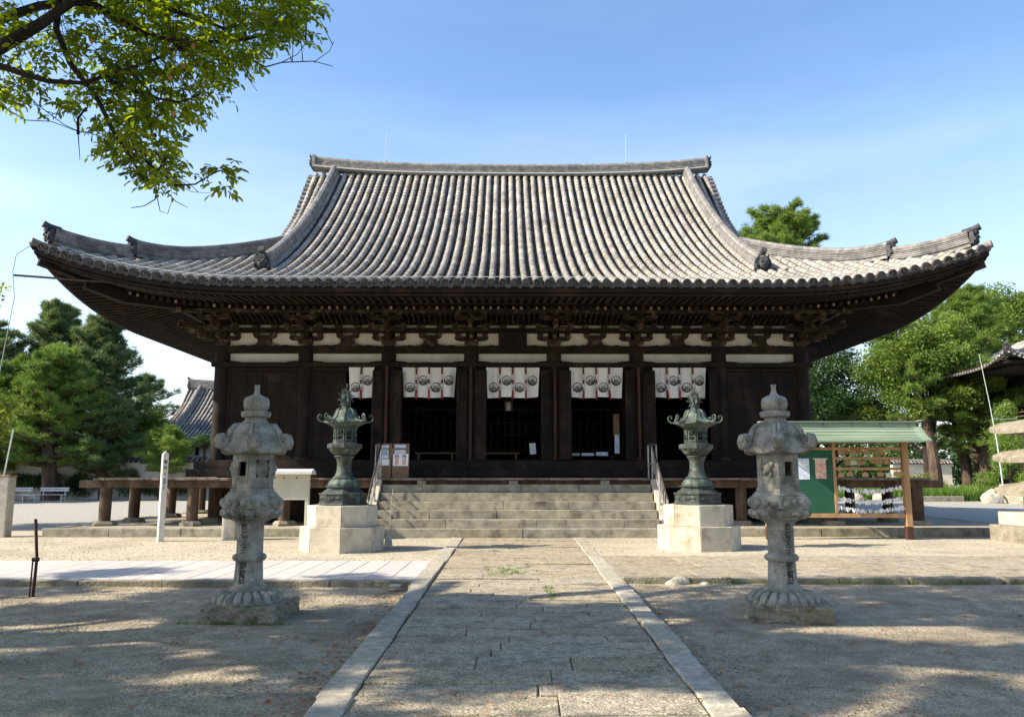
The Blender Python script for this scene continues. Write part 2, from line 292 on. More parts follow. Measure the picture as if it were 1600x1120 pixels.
# stone path: bed, kerbs and slabs as pieces
PX0, PX1 = -1.14, 1.26
def warp(mb):
    mb.v = [(0.06 + (x - 0.06) * (0.925 + 0.0088 * y_), y_, z) for x, y_, z in mb.v]; return mb
path = struct(warp(MB().box(PX0 - 0.22, PX1 + 0.22, -2.6, 19.75, -0.17, -0.028)).build('stone_path', m_grout))
def jbox(x0, x1, y0, y1, z0, z1, j=0.006, jz=0.004, rough=0):
    mb = MB(); mb.box(x0, x1, y0, y1, z0, z1)
    mb.v = [(x + random.uniform(-j, j), y + random.uniform(-j, j), z + (random.uniform(-jz, jz) if z > (z0 + z1) / 2 else 0)) for x, y, z in mb.v]; return mb
y = -2.5; rowi = 0
while y < 19.6:
    d = random.choice([0.28, 0.32, 0.36, 0.42, 0.48]) if y < 9.5 else random.choice([0.26, 0.3, 0.34])
    d = min(d, 19.72 - y); cuts = [PX0]
    x = PX0 + random.uniform(0.55, 1.5)
    while x < PX1 - 0.4: cuts.append(x); x += random.uniform(0.7, 1.5)
    cuts.append(PX1); sk = random.uniform(-0.02, 0.02)
    for a, b in zip(cuts[:-1], cuts[1:]):
        h = random.uniform(-0.009, 0.008)
        warp(jbox(a + 0.004, b - 0.004, y + 0.009, y + d - 0.009, -0.06, h, 0.007, 0.007)).build('paving_stone', m_pave, path, bev=0.006)
    y += d; rowi += 1
for sx, xa, xb in ((0, PX0 - 0.25, PX0 - 0.012), (1, PX1 + 0.012, PX1 + 0.25)):
    y = -2.6
    while y < 19.6:
        L = min(random.uniform(1.2, 2.1), 19.7 - y); o = random.uniform(-0.012, 0.012)
        if 9.6 < y < 13 and sx == 0: o -= 0.03
        warp(jbox(xa + o, xb + o, y + 0.003, y + L - 0.003, -0.18, 0.012 + random.uniform(-0.008, 0.008), 0.014, 0.006)).build('kerb_stone', m_kerb, path, bev=0.010)
        y += L
# left strip of pale slabs
strip = struct(MB().box(-24, -1.43, 11.66, 14.35, -0.17, -0.005).build('slab_walk', m_grout))
x = -1.45; k = 0
while x > -23.5:
    jbox(x - 0.365, x - 0.004, 11.82, 14.33, -0.06, 0.018, 0.002, 0.001).build('slab', m_strip, strip, bev=0.004); x -= 0.369
x = -1.45
while x > -23.5:
    jbox(x - 1.19, x - 0.006, 11.64, 11.812, -0.18, 0.014, 0.004, 0.003).build('edging_stone', m_lich, strip, bev=0.006); x -= 1.196
# right pavement
pav = struct(MB().box(1.53, 24, 12.2, 15.42, -0.17, -0.015).build('earthen_stone_pavement', m_yard))
for r, (ya, yb) in enumerate(((12.32, 13.3), (13.3, 14.3), (14.3, 15.4))):
    x = 1.53 + r * 0.3
    if r: jbox(1.53, x - 0.005, ya + 0.005, yb - 0.005, -0.06, 0.0, 0.004).build('pavement_slab', m_pave, pav, bev=0.006)
    while x < 23.5:
        L = random.uniform(0.75, 1.3); jbox(x + 0.005, x + L - 0.005, ya + 0.005, yb - 0.005, -0.06, random.uniform(-0.004, 0.004), 0.004, 0.003).build('pavement_slab', m_pave, pav, bev=0.006); x += L
x = 1.54
while x < 23.5:
    L = random.uniform(0.6, 1.4); mb = jbox(x + 0.006, x + L - 0.006, 12.02, 12.31, -0.2, 0.016, 0.03, 0.015)
    mb.build('rough_edging_stone', m_lich, pav, bev=0.02, seg=2); x += L

# ---------------------------------------------------------------- generic roof surface
class Roof:
    def __init__(s, hx, hy, ze, a, b, lift, lc, xg, gd0, drop=0.85, gx0=7.2, lfade=7.0):
        s.__dict__.update(locals()); del s.__dict__['s']
    def L(s, c): return s.lift * max(0.0, (s.lc - c) / s.lc) ** 2.5
    def z(s, c, d, x=None):
        """c: distance along the eave from the nearest corner; d: distance in from the eave"""
        z = s.ze + s.a * d + s.b * d * d + s.L(c) * max(0.0, 1 - (d / s.lfade) ** 2)
        if x is not None and abs(x) > s.gx0 and d > s.gd0:
            sm = lambda t: max(0, min(1, t)) ** 2 * (3 - 2 * max(0, min(1, t)))
            z -= s.drop * sm((s.hy - d) / (0.24 * s.hy)) * sm((d - s.gd0) / 3.0) * ((abs(x) - s.gx0) / (s.xg - s.gx0 + 1e-6)) ** 1.6
        return z
    def pt(s, side, u, d, dz=0.0):
        """side 0 front,1 right,2 back,3 left; u coordinate along the eave; local frame centred on the roof plan"""
        c = (s.hx if side % 2 == 0 else s.hy) - abs(u); z = s.z(c, d, u if side % 2 == 0 else None) + dz
        return Vector({0: (u, -s.hy + d, z), 1: (s.hx - d, u, z), 2: (-u, s.hy - d, z), 3: (-s.hx + d, -u, z)}[side])
    def dmax(s, side, u):
        if side % 2 == 0: return s.hy if abs(u) <= s.xg else s.hx - abs(u)
        return min(s.hy - abs(u), s.gd0 + 0.25)
def tile_template(r, L, n=7):
    vs = []; 
    for (yy, rr) in ((0, r), (L, r * 0.88)):
        for i in range(n): a = PI * i / (n - 1); vs.append((rr * math.cos(a), yy, rr * math.sin(a) * 0.95))
    vs.append((0, 0, 0))
    fs = [(i, i + 1, n + i + 1, n + i) for i in range(n - 1)] ; caps = [(2 * n, i + 1, i, i) for i in range(n - 1)]
    return np.array(vs), fs, caps
def roof_tiles(R, parent, spacing, rr, TL, sides, split=True, offset=(0, 0, 0), disc_sides=(0, 1, 3)):
    tv, tf, tc_ = tile_template(rr, TL + 0.02)
    nv = len(tv); Vs = []; Fq = []; cnt = 0; mid = (0, 0)
    proto = MB(); proto.add([tuple(p) for p in tv], tf + [(c[0], c[1], c[2]) for c in tc_]); tile_me = proto.mesh('cover_tile', m_tile, smooth=True)
    dm = MB(); dm.lathe([(rr * 1.12, -0.03), (rr * 1.12, 0.045), (rr * 0.9, 0.05), (rr * 0.82, 0.035), (rr * 0.3, 0.035), (rr * 0.2, 0.052), (0.004, 0.055)], 14); disc_me = dm.mesh('eave_end_tile', m_disc, smooth=True)
    pm = MB(); seg = 6; vs = []
    for zz, yy in ((0.0, 0.0), (-0.075, -0.01)):
        for i in range(seg + 1):
            t = i / seg * 2 - 1; vs.append((t * (spacing / 2 - rr * 0.55), yy, zz - 0.055 * (1 - t * t)))
    for i in range(seg + 1):
        t = i / seg * 2 - 1; vs.append((t * (spacing / 2 - rr * 0.55), 0.12, 0.012 - 0.055 * (1 - t * t)))
    n1 = seg + 1; pm.add(vs, [(i, i + 1, n1 + i + 1, n1 + i) for i in range(seg)] + [(i, 2 * n1 + i, 2 * n1 + i + 1, i + 1) for i in range(seg)]); lip_me = pm.mesh('eave_pan_tile', m_disc, smooth=True)
    PV = []; PF = []; nparts = 0
    def frame(side, u, d0, d1):
        p0 = R.pt(side, u, d0); p1 = R.pt(side, u, d1); t = (p1 - p0).normalized()
        e = 0.05; q = R.pt(side, u + e, d0) - R.pt(side, u - e, d0)
        lat = Vector({0: (1, 0, 0), 1: (0, 1, 0), 2: (-1, 0, 0), 3: (0, -1, 0)}[side]); lat = (lat * 0.3 + q.normalized() * 0.7).normalized()
        n = lat.cross(t).normalized(); lat = t.cross(n)
        return p0, t, n, lat
    for side in sides:
        half = R.hx if side % 2 == 0 else R.hy
        nrow = int((half - 0.12) / spacing); us = [spacing * k for k in range(-nrow, nrow + 1)]
        for u in us:
            dm_ = R.dmax(side, u)
            if abs(u) > R.xg and side % 2 == 0: dm_ -= 0.05
            d = 0.0; j = 0
            while d < dm_ - 0.06:
                p0, t, n, lat = frame(side, u, d, d + 0.1); step = TL * math.hypot(t.x, t.y)
                jit = random.uniform(-0.006, 0.006)
                p = p0 + n * 0.025 + lat * jit; d1 = d + step
                Mx = Matrix(((lat.x, t.x, n.x, p.x), (lat.y, t.y, n.y, p.y), (lat.z, t.z, n.z, p.z), (0, 0, 0, 1)))
                if split and side == 0 and (j < 3 or (j == 3 and abs(u) < spacing * 25)):
                    link('cover_tile', tile_me, parent, mtx=Matrix.Translation(offset) @ Mx)
                else:
                    A = np.array(Mx); P = tv @ A[:3, :3].T + A[:3, 3] + np.array(offset); o = cnt * nv; Vs.append(P); cnt += 1
                    Fq.extend([tuple(i + o for i in f) for f in tf]); Fq.extend([tuple(i + o for i in c) for c in tc_])
                if j == 0 and side in disc_sides:
                    B = Matrix(((lat.x, n.x, -t.x, p.x), (lat.y, n.y, -t.y, p.y), (lat.z, n.z, -t.z, p.z), (0, 0, 0, 1)))
                    link('eave_end_tile', disc_me, parent, mtx=Matrix.Translation(offset) @ B)
                d = d1; j += 1
            # pan column between this row and the next
            if u < us[-1] + 0.01:
                uc = u + spacing / 2
                if abs(uc) < half - 0.05:
                    dmx = R.dmax(side, uc); d = -0.04; first = True
                    if side in disc_sides:
                        p0, t, n, lat = frame(side, uc, 0, 0.1); p = p0 - t * 0.04 + n * 0.02
                        link('eave_pan_tile', lip_me, parent, mtx=Matrix.Translation(offset) @ Matrix(((lat.x, t.x, n.x, p.x), (lat.y, t.y, n.y, p.y), (lat.z, t.z, n.z, p.z), (0, 0, 0, 1))))
                    while d < dmx:
                        p0, t, n, lat = frame(side, uc, max(d, 0), max(d, 0) + 0.1); step = TL * 0.8 * math.hypot(t.x, t.y); d1 = min(d + step, dmx + 0.02)
                        o = len(PV)
                        for dd, up in ((d, 0.026), (d1, 0.0)):
                            q, t2, n2, lat2 = frame(side, uc, max(dd, 0), max(dd, 0) + 0.1)
                            if dd < 0: q = q + t2 * dd
                            for s_, dz in ((-1, 0.0), (-0.35, -0.035), (0.35, -0.035), (1, 0.0)):
                                PV.append(tuple(q + lat2 * s_ * (spacing / 2 + 0.005) + n2 * (up + dz) + Vector(offset)))
                        for i in range(3): PF.append((o + i, o + i + 1, o + 5 + i, o + 4 + i))
                        # riser of the step
                        q, t2, n2, lat2 = frame(side, uc, max(d, 0), max(d, 0) + 0.1)
                        if d < 0: q = q + t2 * d
                        o2 = len(PV)
                        for s_, dz in ((-1, 0.0), (-0.35, -0.035), (0.35, -0.035), (1, 0.0)): PV.append(tuple(q + lat2 * s_ * (spacing / 2 + 0.005) + n2 * (-0.01 + dz) + Vector(offset)))
                        for i in range(3): PF.append((o2 + i, o2 + i + 1, o + i + 1, o + i))
                        d = d1
                        if d >= dmx: break
    if Vs: stuff(link('cover_tiles_above', npmesh('cover_tiles_above', np.vstack(Vs), np.array(Fq), m_tile, True), parent))
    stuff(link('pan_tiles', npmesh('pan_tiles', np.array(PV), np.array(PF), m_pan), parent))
def ridge_run(parent, pts, width, courses, ch, cap_r, name='descending_ridge', lat=None, base=0.0):
    """a ridge of stacked thin tiles: a parent mesh (core) with its courses and its round cap as sub-parts"""
    hgt = courses * ch
    core = MB().sweep(pts, [(-width * 0.40, base - 0.1), (width * 0.40, base - 0.1), (width * 0.36, base + hgt), (-width * 0.36, base + hgt)], lat).build(name, m_ridge, parent)
    for k in range(courses):
        ww = width * (0.5 - 0.05 * k / courses) + random.uniform(-0.004, 0.004)
        MB().sweep(pts, [(-ww, base + k * ch + 0.012), (ww, base + k * ch + 0.012), (ww * 0.98, base + (k + 1) * ch - 0.004), (-ww * 0.98, base + (k + 1) * ch - 0.004)], lat).build('ridge_course', m_ridge, core)
    sec = [(cap_r * math.cos(PI * i / 8 * 2), base + hgt + cap_r * 0.5 + cap_r * math.sin(PI * i / 8 * 2)) for i in range(8)]
    MB().sweep(pts, sec, lat).build('ridge_cap', m_ridge, core, smooth=True)
    return core
def demon_tile(parent, p, dirv, h=0.7, wd=0.48, tube=True):
    """end ornament: a shouldered plate with a face, horns and a round tile on top"""
    d = Vector(dirv); d.z = 0; d.normalize(); a = Vector((d.y, -d.x, 0)); Mx = Matrix(((a.x, -d.x, 0, p[0]), (a.y, -d.y, 0, p[1]), (0, 0, 1, p[2]), (0, 0, 0, 1)))
    mb = MB(); W = wd / 2
    mb.prism([(-W, 0), (W, 0), (W * 0.95, h * 0.35), (W * 0.9, h * 0.55), (W * 0.62, h * 0.74), (W * 0.3, h * 0.8), (-W * 0.3, h * 0.8), (-W * 0.62, h * 0.74), (-W * 0.9, h * 0.55), (-W * 0.95, h * 0.35)], -0.03, 0.07)
    mb.ball((0, -0.06, h * 0.34), W * 0.5, sc=(1, 0.6, 1.1)); mb.ball((-W * 0.28, -0.10, h * 0.48), W * 0.16); mb.ball((W * 0.28, -0.10, h * 0.48), W * 0.16); mb.ball((0, -0.13, h * 0.36), W * 0.15)
    for s_ in (-1, 1):
        mb.tube([(s_ * W * 0.3, -0.06, h * 0.6), (s_ * W * 0.55, -0.09, h * 0.72), (s_ * W * 0.6, -0.08, h * 0.82)], [0.04, 0.03, 0.012], 6)
        mb.tube([(s_ * W * 0.5, -0.05, h * 0.1), (s_ * W * 0.85, -0.06, h * 0.2), (s_ * W * 0.8, -0.05, h * 0.38), (s_ * W * 0.6, -0.05, h * 0.32)], 0.035, 6)
    if tube: mb.tube([(0, 0.25, h * 0.80), (0, 0.0, h * 0.88), (0, -0.16, h * 1.0)], [0.085, 0.085, 0.09], 10)
    mb.v = [tuple(Mx @ Vector(v)) for v in mb.v]
    return mb.build('demon_tile', m_oni, parent, smooth=True)

# ---------------------------------------------------------------- main hall
HX, HY0, HR = -0.09, 23.2, rad(0.8)
hall = thing('temple_hall', 'large old dark timber temple hall with sweeping grey tiled hip-and-gable roof', 'temple hall', (HX, HY0, 0), HR)
OV = 3.64; CYL = 7.6            # overhang; local y of the ridge
R = Roof(12.14, 11.24, 6.27, 0.315, 0.029, 1.0, 6.14, 7.98, 4.15, drop=0.62, gx0=7.0)
off = (0, CYL, 0)
roof = MB().box(-7.6, 7.6, CYL - 0.15, CYL + 0.15, 12.4, 13.3).build('roof', m_ridge, hall)
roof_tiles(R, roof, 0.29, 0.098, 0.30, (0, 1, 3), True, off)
# plain back slope sheet
def slope_sheet(name, mat, parent, side, R, off, nd=14, nu=30, dz=0.0, dlim=None, u0=None):
    V = []; F = []
    half = R.hx if side % 2 == 0 else R.hy; us = np.linspace(-half, half, nu * 2 + 1)
    for u in us:
        dm = R.dmax(side, u)
        if dlim: dm = min(dm, dlim, half - abs(u) if side % 2 == 0 else dm)
        for k in range(nd + 1): V.append(tuple(R.pt(side, u, dm * k / nd, dz) + Vector(off)))
    for i in range(len(us) - 1):
        for k in range(nd): a = i * (nd + 1) + k; F.append((a, a + nd + 1, a + nd + 2, a + 1))
    return link(name, npmesh(name, np.array(V), np.array(F), mat, True), parent)
slope_sheet('back_slope', m_tile, roof, 2, R, off)
# main ridge
def ridge_z(x): return 13.42 + 0.30 * (abs(x) / 7.9) ** 3
rp = [(x, CYL, ridge_z(x)) for x in np.linspace(-7.9, 7.9, 25)]
mr_ = ridge_run(roof, rp, 0.5, 6, 0.055, 0.10, 'main_ridge', lat=(0, 1, 0), base=0.07)
MB().sweep(rp, [(-0.31, 0.03), (0.31, 0.03), (0.31, 0.065), (-0.31, 0.065)], (0, 1, 0)).build('mortar_line', m_white, mr_)
for s_ in (-1, 1):
    demon_tile(roof, (s_ * 8.0, CYL, ridge_z(7.9) + 0.0), (s_, 0, 0), 0.70, 0.55, False)
    mb = MB().box(s_ * 7.90 - 0.05, s_ * 7.90 + 0.05, CYL - 0.30, CYL + 0.30, ridge_z(7.9) - 0.02, ridge_z(7.9) + 0.52); mb.build('ridge_end_tile', m_ridge, roof, bev=0.01)
    # descending ridges front and back
    for fb in (0, 2):
        pts = [R.pt(fb, s_ * 7.07, d) + Vector(off) for d in np.linspace(2.35, 11.15, 30)]
        ridge_run(roof, pts, 0.30, 5, 0.055, 0.11, 'descending_ridge', lat=(1, 0, 0), base=0.04)
        if fb == 0:
            q = pts[0]; demon_tile(roof, (q.x, q.y - 0.06, q.z - 0.02), (0, -1, 0), 0.62, 0.5)
        else: demon_tile(roof, (pts[0].x, pts[0].y + 0.06, pts[0].z), (0, 1, 0), 0.62, 0.5)
    # corner ridges, two tiers
    for fy in (-1, 1):
        hp = lambda d: Vector((s_ * (R.hx - d), CYL + fy * (R.hy - d), R.z(d, d)))
        inner = [hp(d) for d in np.linspace(5.0, 1.75, 12)]
        for k, p in enumerate(inner): inner[k] = p + Vector((0, 0, 0.14 * max(0, (k - 7) / 4) ** 2))
        dv = (s_, fy, 0)
        ridge_run(roof, inner, 0.30, 5, 0.05, 0.10, 'corner_ridge', base=0.06)
        q = inner[-1]; demon_tile(roof, (q.x + s_ * 0.05, q.y + fy * 0.05, q.z), dv, 0.45, 0.34)
        outer = [hp(d) for d in np.linspace(1.7, 0.30, 8)]
        for k, p in enumerate(outer): outer[k] = p + Vector((0, 0, 0.14 * (k / 7) ** 2))
        ridge_run(roof, outer, 0.29, 5, 0.05, 0.10, 'corner_ridge', base=0.04)
        q = outer[-1]; demon_tile(roof, (q.x + s_ * 0.05, q.y + fy * 0.05, q.z), dv, 0.45, 0.34)
        q = hp(0); MB().tube([q + Vector((-s_ * 0.5, -fy * 0.5, -0.02)), q + Vector((-s_ * 0.15, -fy * 0.15, 0.0)), q + Vector((s_ * 0.03, fy * 0.03, 0.06))], [0.09, 0.095, 0.10], 10).build('corner_end_tile', m_ridge, roof, smooth=True)
    # verge: stacked side tiles along the gable edge, and gable wall, barge board
    for fb in (0, 2):
        sgn = 1 if fb == 0 else -1; vm = None
        for k, d in enumerate(np.arange(4.6, 11.2, 0.20)):
            p = R.pt(fb, s_ * 7.95 * sgn, d) + Vector(off)
            if vm is None: vm = MB().tube([(-0.22, 0, 0), (0.16, 0, 0)], [0.085, 0.095], 8).mesh('verge_tile', m_ridge, smooth=True)
            link('verge_tile', vm, roof, loc=(p.x, p.y, p.z + 0.02), rot=(0, 0, 0 if s_ > 0 else PI))
        bp = [R.pt(fb, s_ * 7.82 * sgn, d) + Vector(off) + Vector((-s_ * 0.08, 0, -0.42)) for d in np.linspace(4.3, 11.2, 14)]
        MB().sweep(bp, [(-0.05, 0), (0.05, 0), (0.05, 0.36), (-0.05, 0.36)], (1, 0, 0)).build('barge_board', m_wood, roof)
    gp = [(R.pt(0, 7.0, d).y + CYL, R.pt(0, 7.0, d).z - 0.15) for d in np.linspace(4.0, 11.2, 12)] + [(2 * CYL - (R.pt(0, 7.0, d).y + CYL), R.pt(0, 7.0, d).z - 0.15) for d in np.linspace(11.1, 4.0, 12)]
    MB().prism(gp, s_ * 7.5 - 0.05, s_ * 7.5 + 0.05, 'x').build('gable_wall', m_wood, roof)
# eave underside: boards, fascia, rafters
for side in (0, 1, 2, 3):
    V = []; F = []
    half = R.hx if side % 2 == 0 else R.hy; us = np.linspace(-half + 0.02, half - 0.02, 61)
    ds = (0.06, 0.7, 1.5, 1.52, 2.4, 3.7)
    def under(c, d): return (6.03 + 0.07 * d if d <= 1.5 else 6.03 + 0.27 * (d - 1.5)) + R.L(c) * max(0, 1 - (d / 7) ** 2)
    def upt(side, u, d, dz=0):
        c = (R.hx if side % 2 == 0 else R.hy) - abs(u); z = under(c, d) + dz
        return Vector({0: (u, -R.hy + d, z), 1: (R.hx - d, u, z), 2: (-u, R.hy - d, z), 3: (-R.hx + d, -u, z)}[side]) + Vector(off)
    for u in us:
        lim = half - abs(u)
        for d in ds: V.append(tuple(upt(side, u, min(d, max(lim, 0.06)))))
    n = len(ds)
    for i in range(len(us) - 1):
        for k in range(n - 1): a = i * n + k; F.append((a, a + n, a + n + 1, a + 1))
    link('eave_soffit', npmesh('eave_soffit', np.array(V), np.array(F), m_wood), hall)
    # fascia boards (two stacked)
    for (d0, d1, z0, z1) in ((0.03, 0.16, 0.02, 0.22), (0.08, 0.2, -0.06, 0.018), (1.38, 1.5, -0.10, 0.0)):
        mb = MB(); V = []; us2 = np.linspace(-half + d0, half - d0, 49)
        for u in us2:
            for d, dz in ((d0, z0), (d1, z0), (d1, z1), (d0, z1)): V.append(tuple(upt(side, u, d, dz)))
        F = []
        for i in range(48):
            for k in range(4): a = i * 4; F.append((a + k, a + (k + 1) % 4, a + 4 + (k + 1) % 4, a + 4 + k))
        link('eave_board', npmesh('eave_board', np.array(V), np.array(F), m_wood), hall)
    if side == 2: continue
    # rafters
    def rafter(u, d0, d1, zoff, hh, ww, name, mat, endmat=None):
        low = name == 'low'; p0 = upt(side, u, max(d0, 1.501) if low else d0, zoff); p1 = upt(side, u, d1, zoff)
        if low: p0 += (p0 - p1) * ((1.501 - d0) / (d1 - 1.501))
        t = (p1 - p0).normalized()
        lat = Vector({0: (1, 0, 0), 1: (0, 1, 0), 3: (0, -1, 0)}[side]); n = lat.cross(t).normalized()
        if n.z < 0: n = -n
        vs = []
        for p in (p0, p1):
            for a, b in ((-1, 0), (1, 0), (1, 1), (-1, 1)): vs.append(p + lat * a * ww / 2 + n * (b * hh - hh))
        return MB().add(vs, [(0, 1, 2, 3), (7, 6, 5, 4), (0, 4, 5, 1), (1, 5, 6, 2), (2, 6, 7, 3), (3, 7, 4, 0)])
    sp = 0.205; nr = int((half - 0.3) / sp)
    stuff_mb = MB(); stuff_e = MB()
    for k in range(-nr, nr + 1):
        u = k * sp; lim = half - abs(u) - 0.12
        if side == 0:
            if lim > 0.4: rafter(u, 0.20, min(1.44, lim), 0, 0.09, 0.085, '', None).build('flying_rafter', m_wood, hall)
            if lim > 1.7:
                rafter(u, 1.34, min(3.72, lim), -0.004, 0.12, 0.09, 'low', None).build('rafter', m_wood, hall)
                if random.random() < 0.5: rafter(u, 1.332, min(3.72, lim), -0.026, 0.075, 0.06, 'low', None).build('rafter_end', m_rend, hall)
        else:
            if lim > 0.4: rafter(u, 0.20, min(1.44, lim), 0, 0.09, 0.085, '', None).build('flying_rafter', m_wood, hall)
            if lim > 1.7 and len(stuff_mb.v) < 1e9: q = rafter(u, 1.34, min(3.72, lim), -0.004, 0.12, 0.09, 'low', None); q.build('rafter', m_wood, hall)
# hip rafters at the corners
for s_ in (-1, 1):
    for fy in (-1, 1):
        e = Vector((s_ * R.hx, CYL + fy * R.hy, 0)); di = Vector((-s_, -fy, 0))
        def zz(d): return (6.03 + 0.07 * d if d <= 1.5 else 6.05 + 0.27 * (d - 1.5)) + R.L(d) * max(0, 1 - (d / 7) ** 2)
        pts = [e + di * d + Vector((0, 0, zz(d) - 0.12)) for d in (0.12, 0.5, 1.0, 1.6)]
        MB().sweep(pts, [(-0.09, -0.12), (0.09, -0.12), (0.09, 0.16), (-0.09, 0.16)]).build('hip_rafter', m_wood, hall, bev=0.008)
        pts = [e + di * d + Vector((0, 0, zz(d) - 0.20)) for d in (0.92, 1.6, 2.4, 3.2, 3.75)]
        hr = MB().sweep(pts, [(-0.12, -0.22), (0.12, -0.22), (0.12, 0.06), (-0.12, 0.06)]).build('hip_rafter', m_wood, hall, bev=0.008)
        q = pts[0]; MB().sweep([q + Vector((s_ * 0.14, fy * 0.14, 0.03)), q - Vector((s_ * 0.12, fy * 0.12, 0.03))], [(-0.15, 0.055), (0.15, 0.055), (0.13, 0.10), (-0.13, 0.10)]).build('copper_cap', m_bronze, hr)
# pillars, beams, walls
XP = [-8.5 + 2.4286 * k for k in range(8)]; YP = [2.533 * k for k in range(7)]
FZ = 1.93
def cylp(x, y_, z0, z1, r, name, mat, parent, n=18): return MB().lathe([(r, z0), (r, z1 - 0.25), (r * 0.9, z1)], n, (x, y_)).build(name, mat, parent, smooth=True)
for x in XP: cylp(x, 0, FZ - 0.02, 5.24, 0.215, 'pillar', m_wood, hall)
for yy in YP[1:]:
    for x in (XP[0], XP[-1]): cylp(x, yy, FZ - 0.02, 5.24, 0.215, 'pillar', m_wood, hall)
def bx(name, m, x0, x1, y0, y1, z0, z1, parent=None, bev=0.006): return MB().box(x0, x1, y0, y1, z0, z1).build(name, m, parent or hall, bev=bev)
LX, RX = XP[0], XP[-1]; BK = YP[-1]
# body walls
bx('side_wall', m_wood, LX - 0.06, LX + 0.06, 0.22, BK, 0.2, 6.6); bx('side_wall', m_wood, RX - 0.06, RX + 0.06, 0.22, BK, 0.2, 6.6); bx('back_wall', m_wood, LX, RX, BK - 0.06, BK + 0.06, 0.2, 6.6)
bx('upper_wall_board', m_wood, LX, RX, 0.06, 0.14, 4.62, 6.75)
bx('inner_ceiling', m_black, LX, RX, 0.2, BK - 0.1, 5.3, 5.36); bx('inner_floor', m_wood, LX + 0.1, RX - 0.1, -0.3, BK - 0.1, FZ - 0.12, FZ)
bx('inner_screen', m_black, LX + 0.1, RX - 0.1, 5.0, 5.1, FZ, 5.3)  # screen and ceiling coloured near-black to stand in for the dim interior
for x in XP[1:-1]: cylp(x, 2.53, FZ, 5.3, 0.2, 'inner_pillar', m_wood, hall)
bx('head_beam', m_wood, LX - 0.45, RX + 0.45, -0.13, 0.05, 5.035, 5.235)
bx('tie_beam', m_wood, LX - 0.25, RX + 0.25, -0.25, -0.06, 4.62, 4.745)
bx('wall_plate', m_wood, LX - 0.3, RX + 0.3, -0.12, 0.05, 5.645, 5.78)
bx('eave_purlin', m_brk, LX - 1.2, RX + 1.2, -0.98, -0.84, 6.08, 6.19)
for s_, x in ((-1, LX - 0.9), (1, RX + 0.9)): bx('eave_purlin', m_brk, x - 0.07, x + 0.07, -1.2, BK + 1.2, 6.08, 6.19)
bx('foundation_board', m_wood, LX, RX, -0.02, 0.06, 0.2, 1.45)
# sill steps in front of the wall
bx('sill_step', m_wood, LX - 0.62, RX + 0.62, -0.72, 0.05, 1.455, 1.67); bx('sill_step', m_wood, LX - 0.5, RX + 0.5, -0.50, 0.05, 1.675, 1.895)
def arm(L, h=0.13, wd=0.11):
    """boat-shaped bracket arm, along x"""
    return [(-L / 2, h), (L / 2, h), (L / 2, h * 0.55), (L / 2 - 0.06, h * 0.15), (L / 2 - 0.17, 0), (-L / 2 + 0.17, 0), (-L / 2 + 0.06, h * 0.15), (-L / 2, h * 0.55)]
def block(mb, x, y_, z, s_=0.17, h=0.10):
    q = s_ / 2; r = s_ * 0.34
    mb.add([(x - r, y_ - r, z), (x + r, y_ - r, z), (x + r, y_ + r, z), (x - r, y_ + r, z), (x - q, y_ - q, z + h * 0.45), (x + q, y_ - q, z + h * 0.45), (x + q, y_ + q, z + h * 0.45), (x - q, y_ + q, z + h * 0.45), (x - q, y_ - q, z + h), (x + q, y_ - q, z + h), (x + q, y_ + q, z + h), (x - q, y_ + q, z + h)],
           [(0, 3, 2, 1), (8, 9, 10, 11)] + [(i, (i + 1) % 4, 4 + (i + 1) % 4, 4 + i) for i in range(4)] + [(4 + i, 4 + (i + 1) % 4, 8 + (i + 1) % 4, 8 + i) for i in range(4)])
blk = MB(); block(blk, 0, 0, 0, 0.17, 0.09); blk_me = blk.mesh('bearing_block', m_brk, bev=0.004)
def bracket(x, side_arm=0):
    d = MB(); block(d, x, -0.02, 5.235, 0.40, 0.185); base_ = d.build('bracket_set', m_brk, hall, bev=0.006)
    for k in range(3):
        zz_ = 5.405 + 0.235 * k; yy = -0.02 - 0.43 * k; L = (1.0, 1.12, 0.95)[k]
        MB().prism([(x + a, zz_ + b) for a, b in arm(L)], yy - 0.055, yy + 0.055).build('bracket_arm', m_brk, base_, bev=0.004)
        for q in (-1, 0, 1): link('bearing_block', blk_me, base_, loc=(x + q * (L / 2 - 0.1), yy, zz_ + 0.132))
        if k < 2:
            y1 = yy - 0.60
            MB().prism([(0.12, zz_ + 0.13 + 0.002), (y1, zz_ + 0.13), (y1, zz_ + 0.07), (y1 + 0.06, zz_ + 0.02), (y1 + 0.2, zz_ + 0.002), (0.12, zz_ + 0.002)], x - 0.055, x + 0.055, 'x').build('forward_arm', m_brk, base_, bev=0.004)
            if k: 
                for q in (0,): link('bearing_block', blk_me, base_, loc=(x, y1 + 0.1, zz_ + 0.132))
    MB().prism([(-0.5, 5.86), (-1.25, 5.80), (-1.32, 5.84), (-1.2, 5.90), (-0.5, 6.0)], x - 0.05, x + 0.05, 'x').build('tail_rafter', m_brk, base_, bev=0.004)
    if side_arm:
        for k in range(2):
            zz_ = 5.405 + 0.235 * k
            for dx, dy in ((side_arm, 0), (side_arm, -1)):
                Lg = 0.6 + 0.45 * k; v = Vector((dx, dy, 0)).normalized(); lat = Vector((v.y, -v.x, 0))
                p0 = Vector((x, -0.02, zz_)); p1 = p0 + v * Lg * (1.3 if dy else 1)
                MB().sweep([p0, p1], [(-0.055, 0.002), (0.055, 0.002), (0.055, 0.13), (-0.055, 0.13)], tuple(lat)).build('bracket_arm', m_brk, base_, bev=0.004)
                link('bearing_block', blk_me, base_, loc=tuple(p1 - v * 0.1 + Vector((0, 0, 0.132))))
for k, x in enumerate(XP): bracket(x, -1 if k == 0 else (1 if k == 7 else 0))
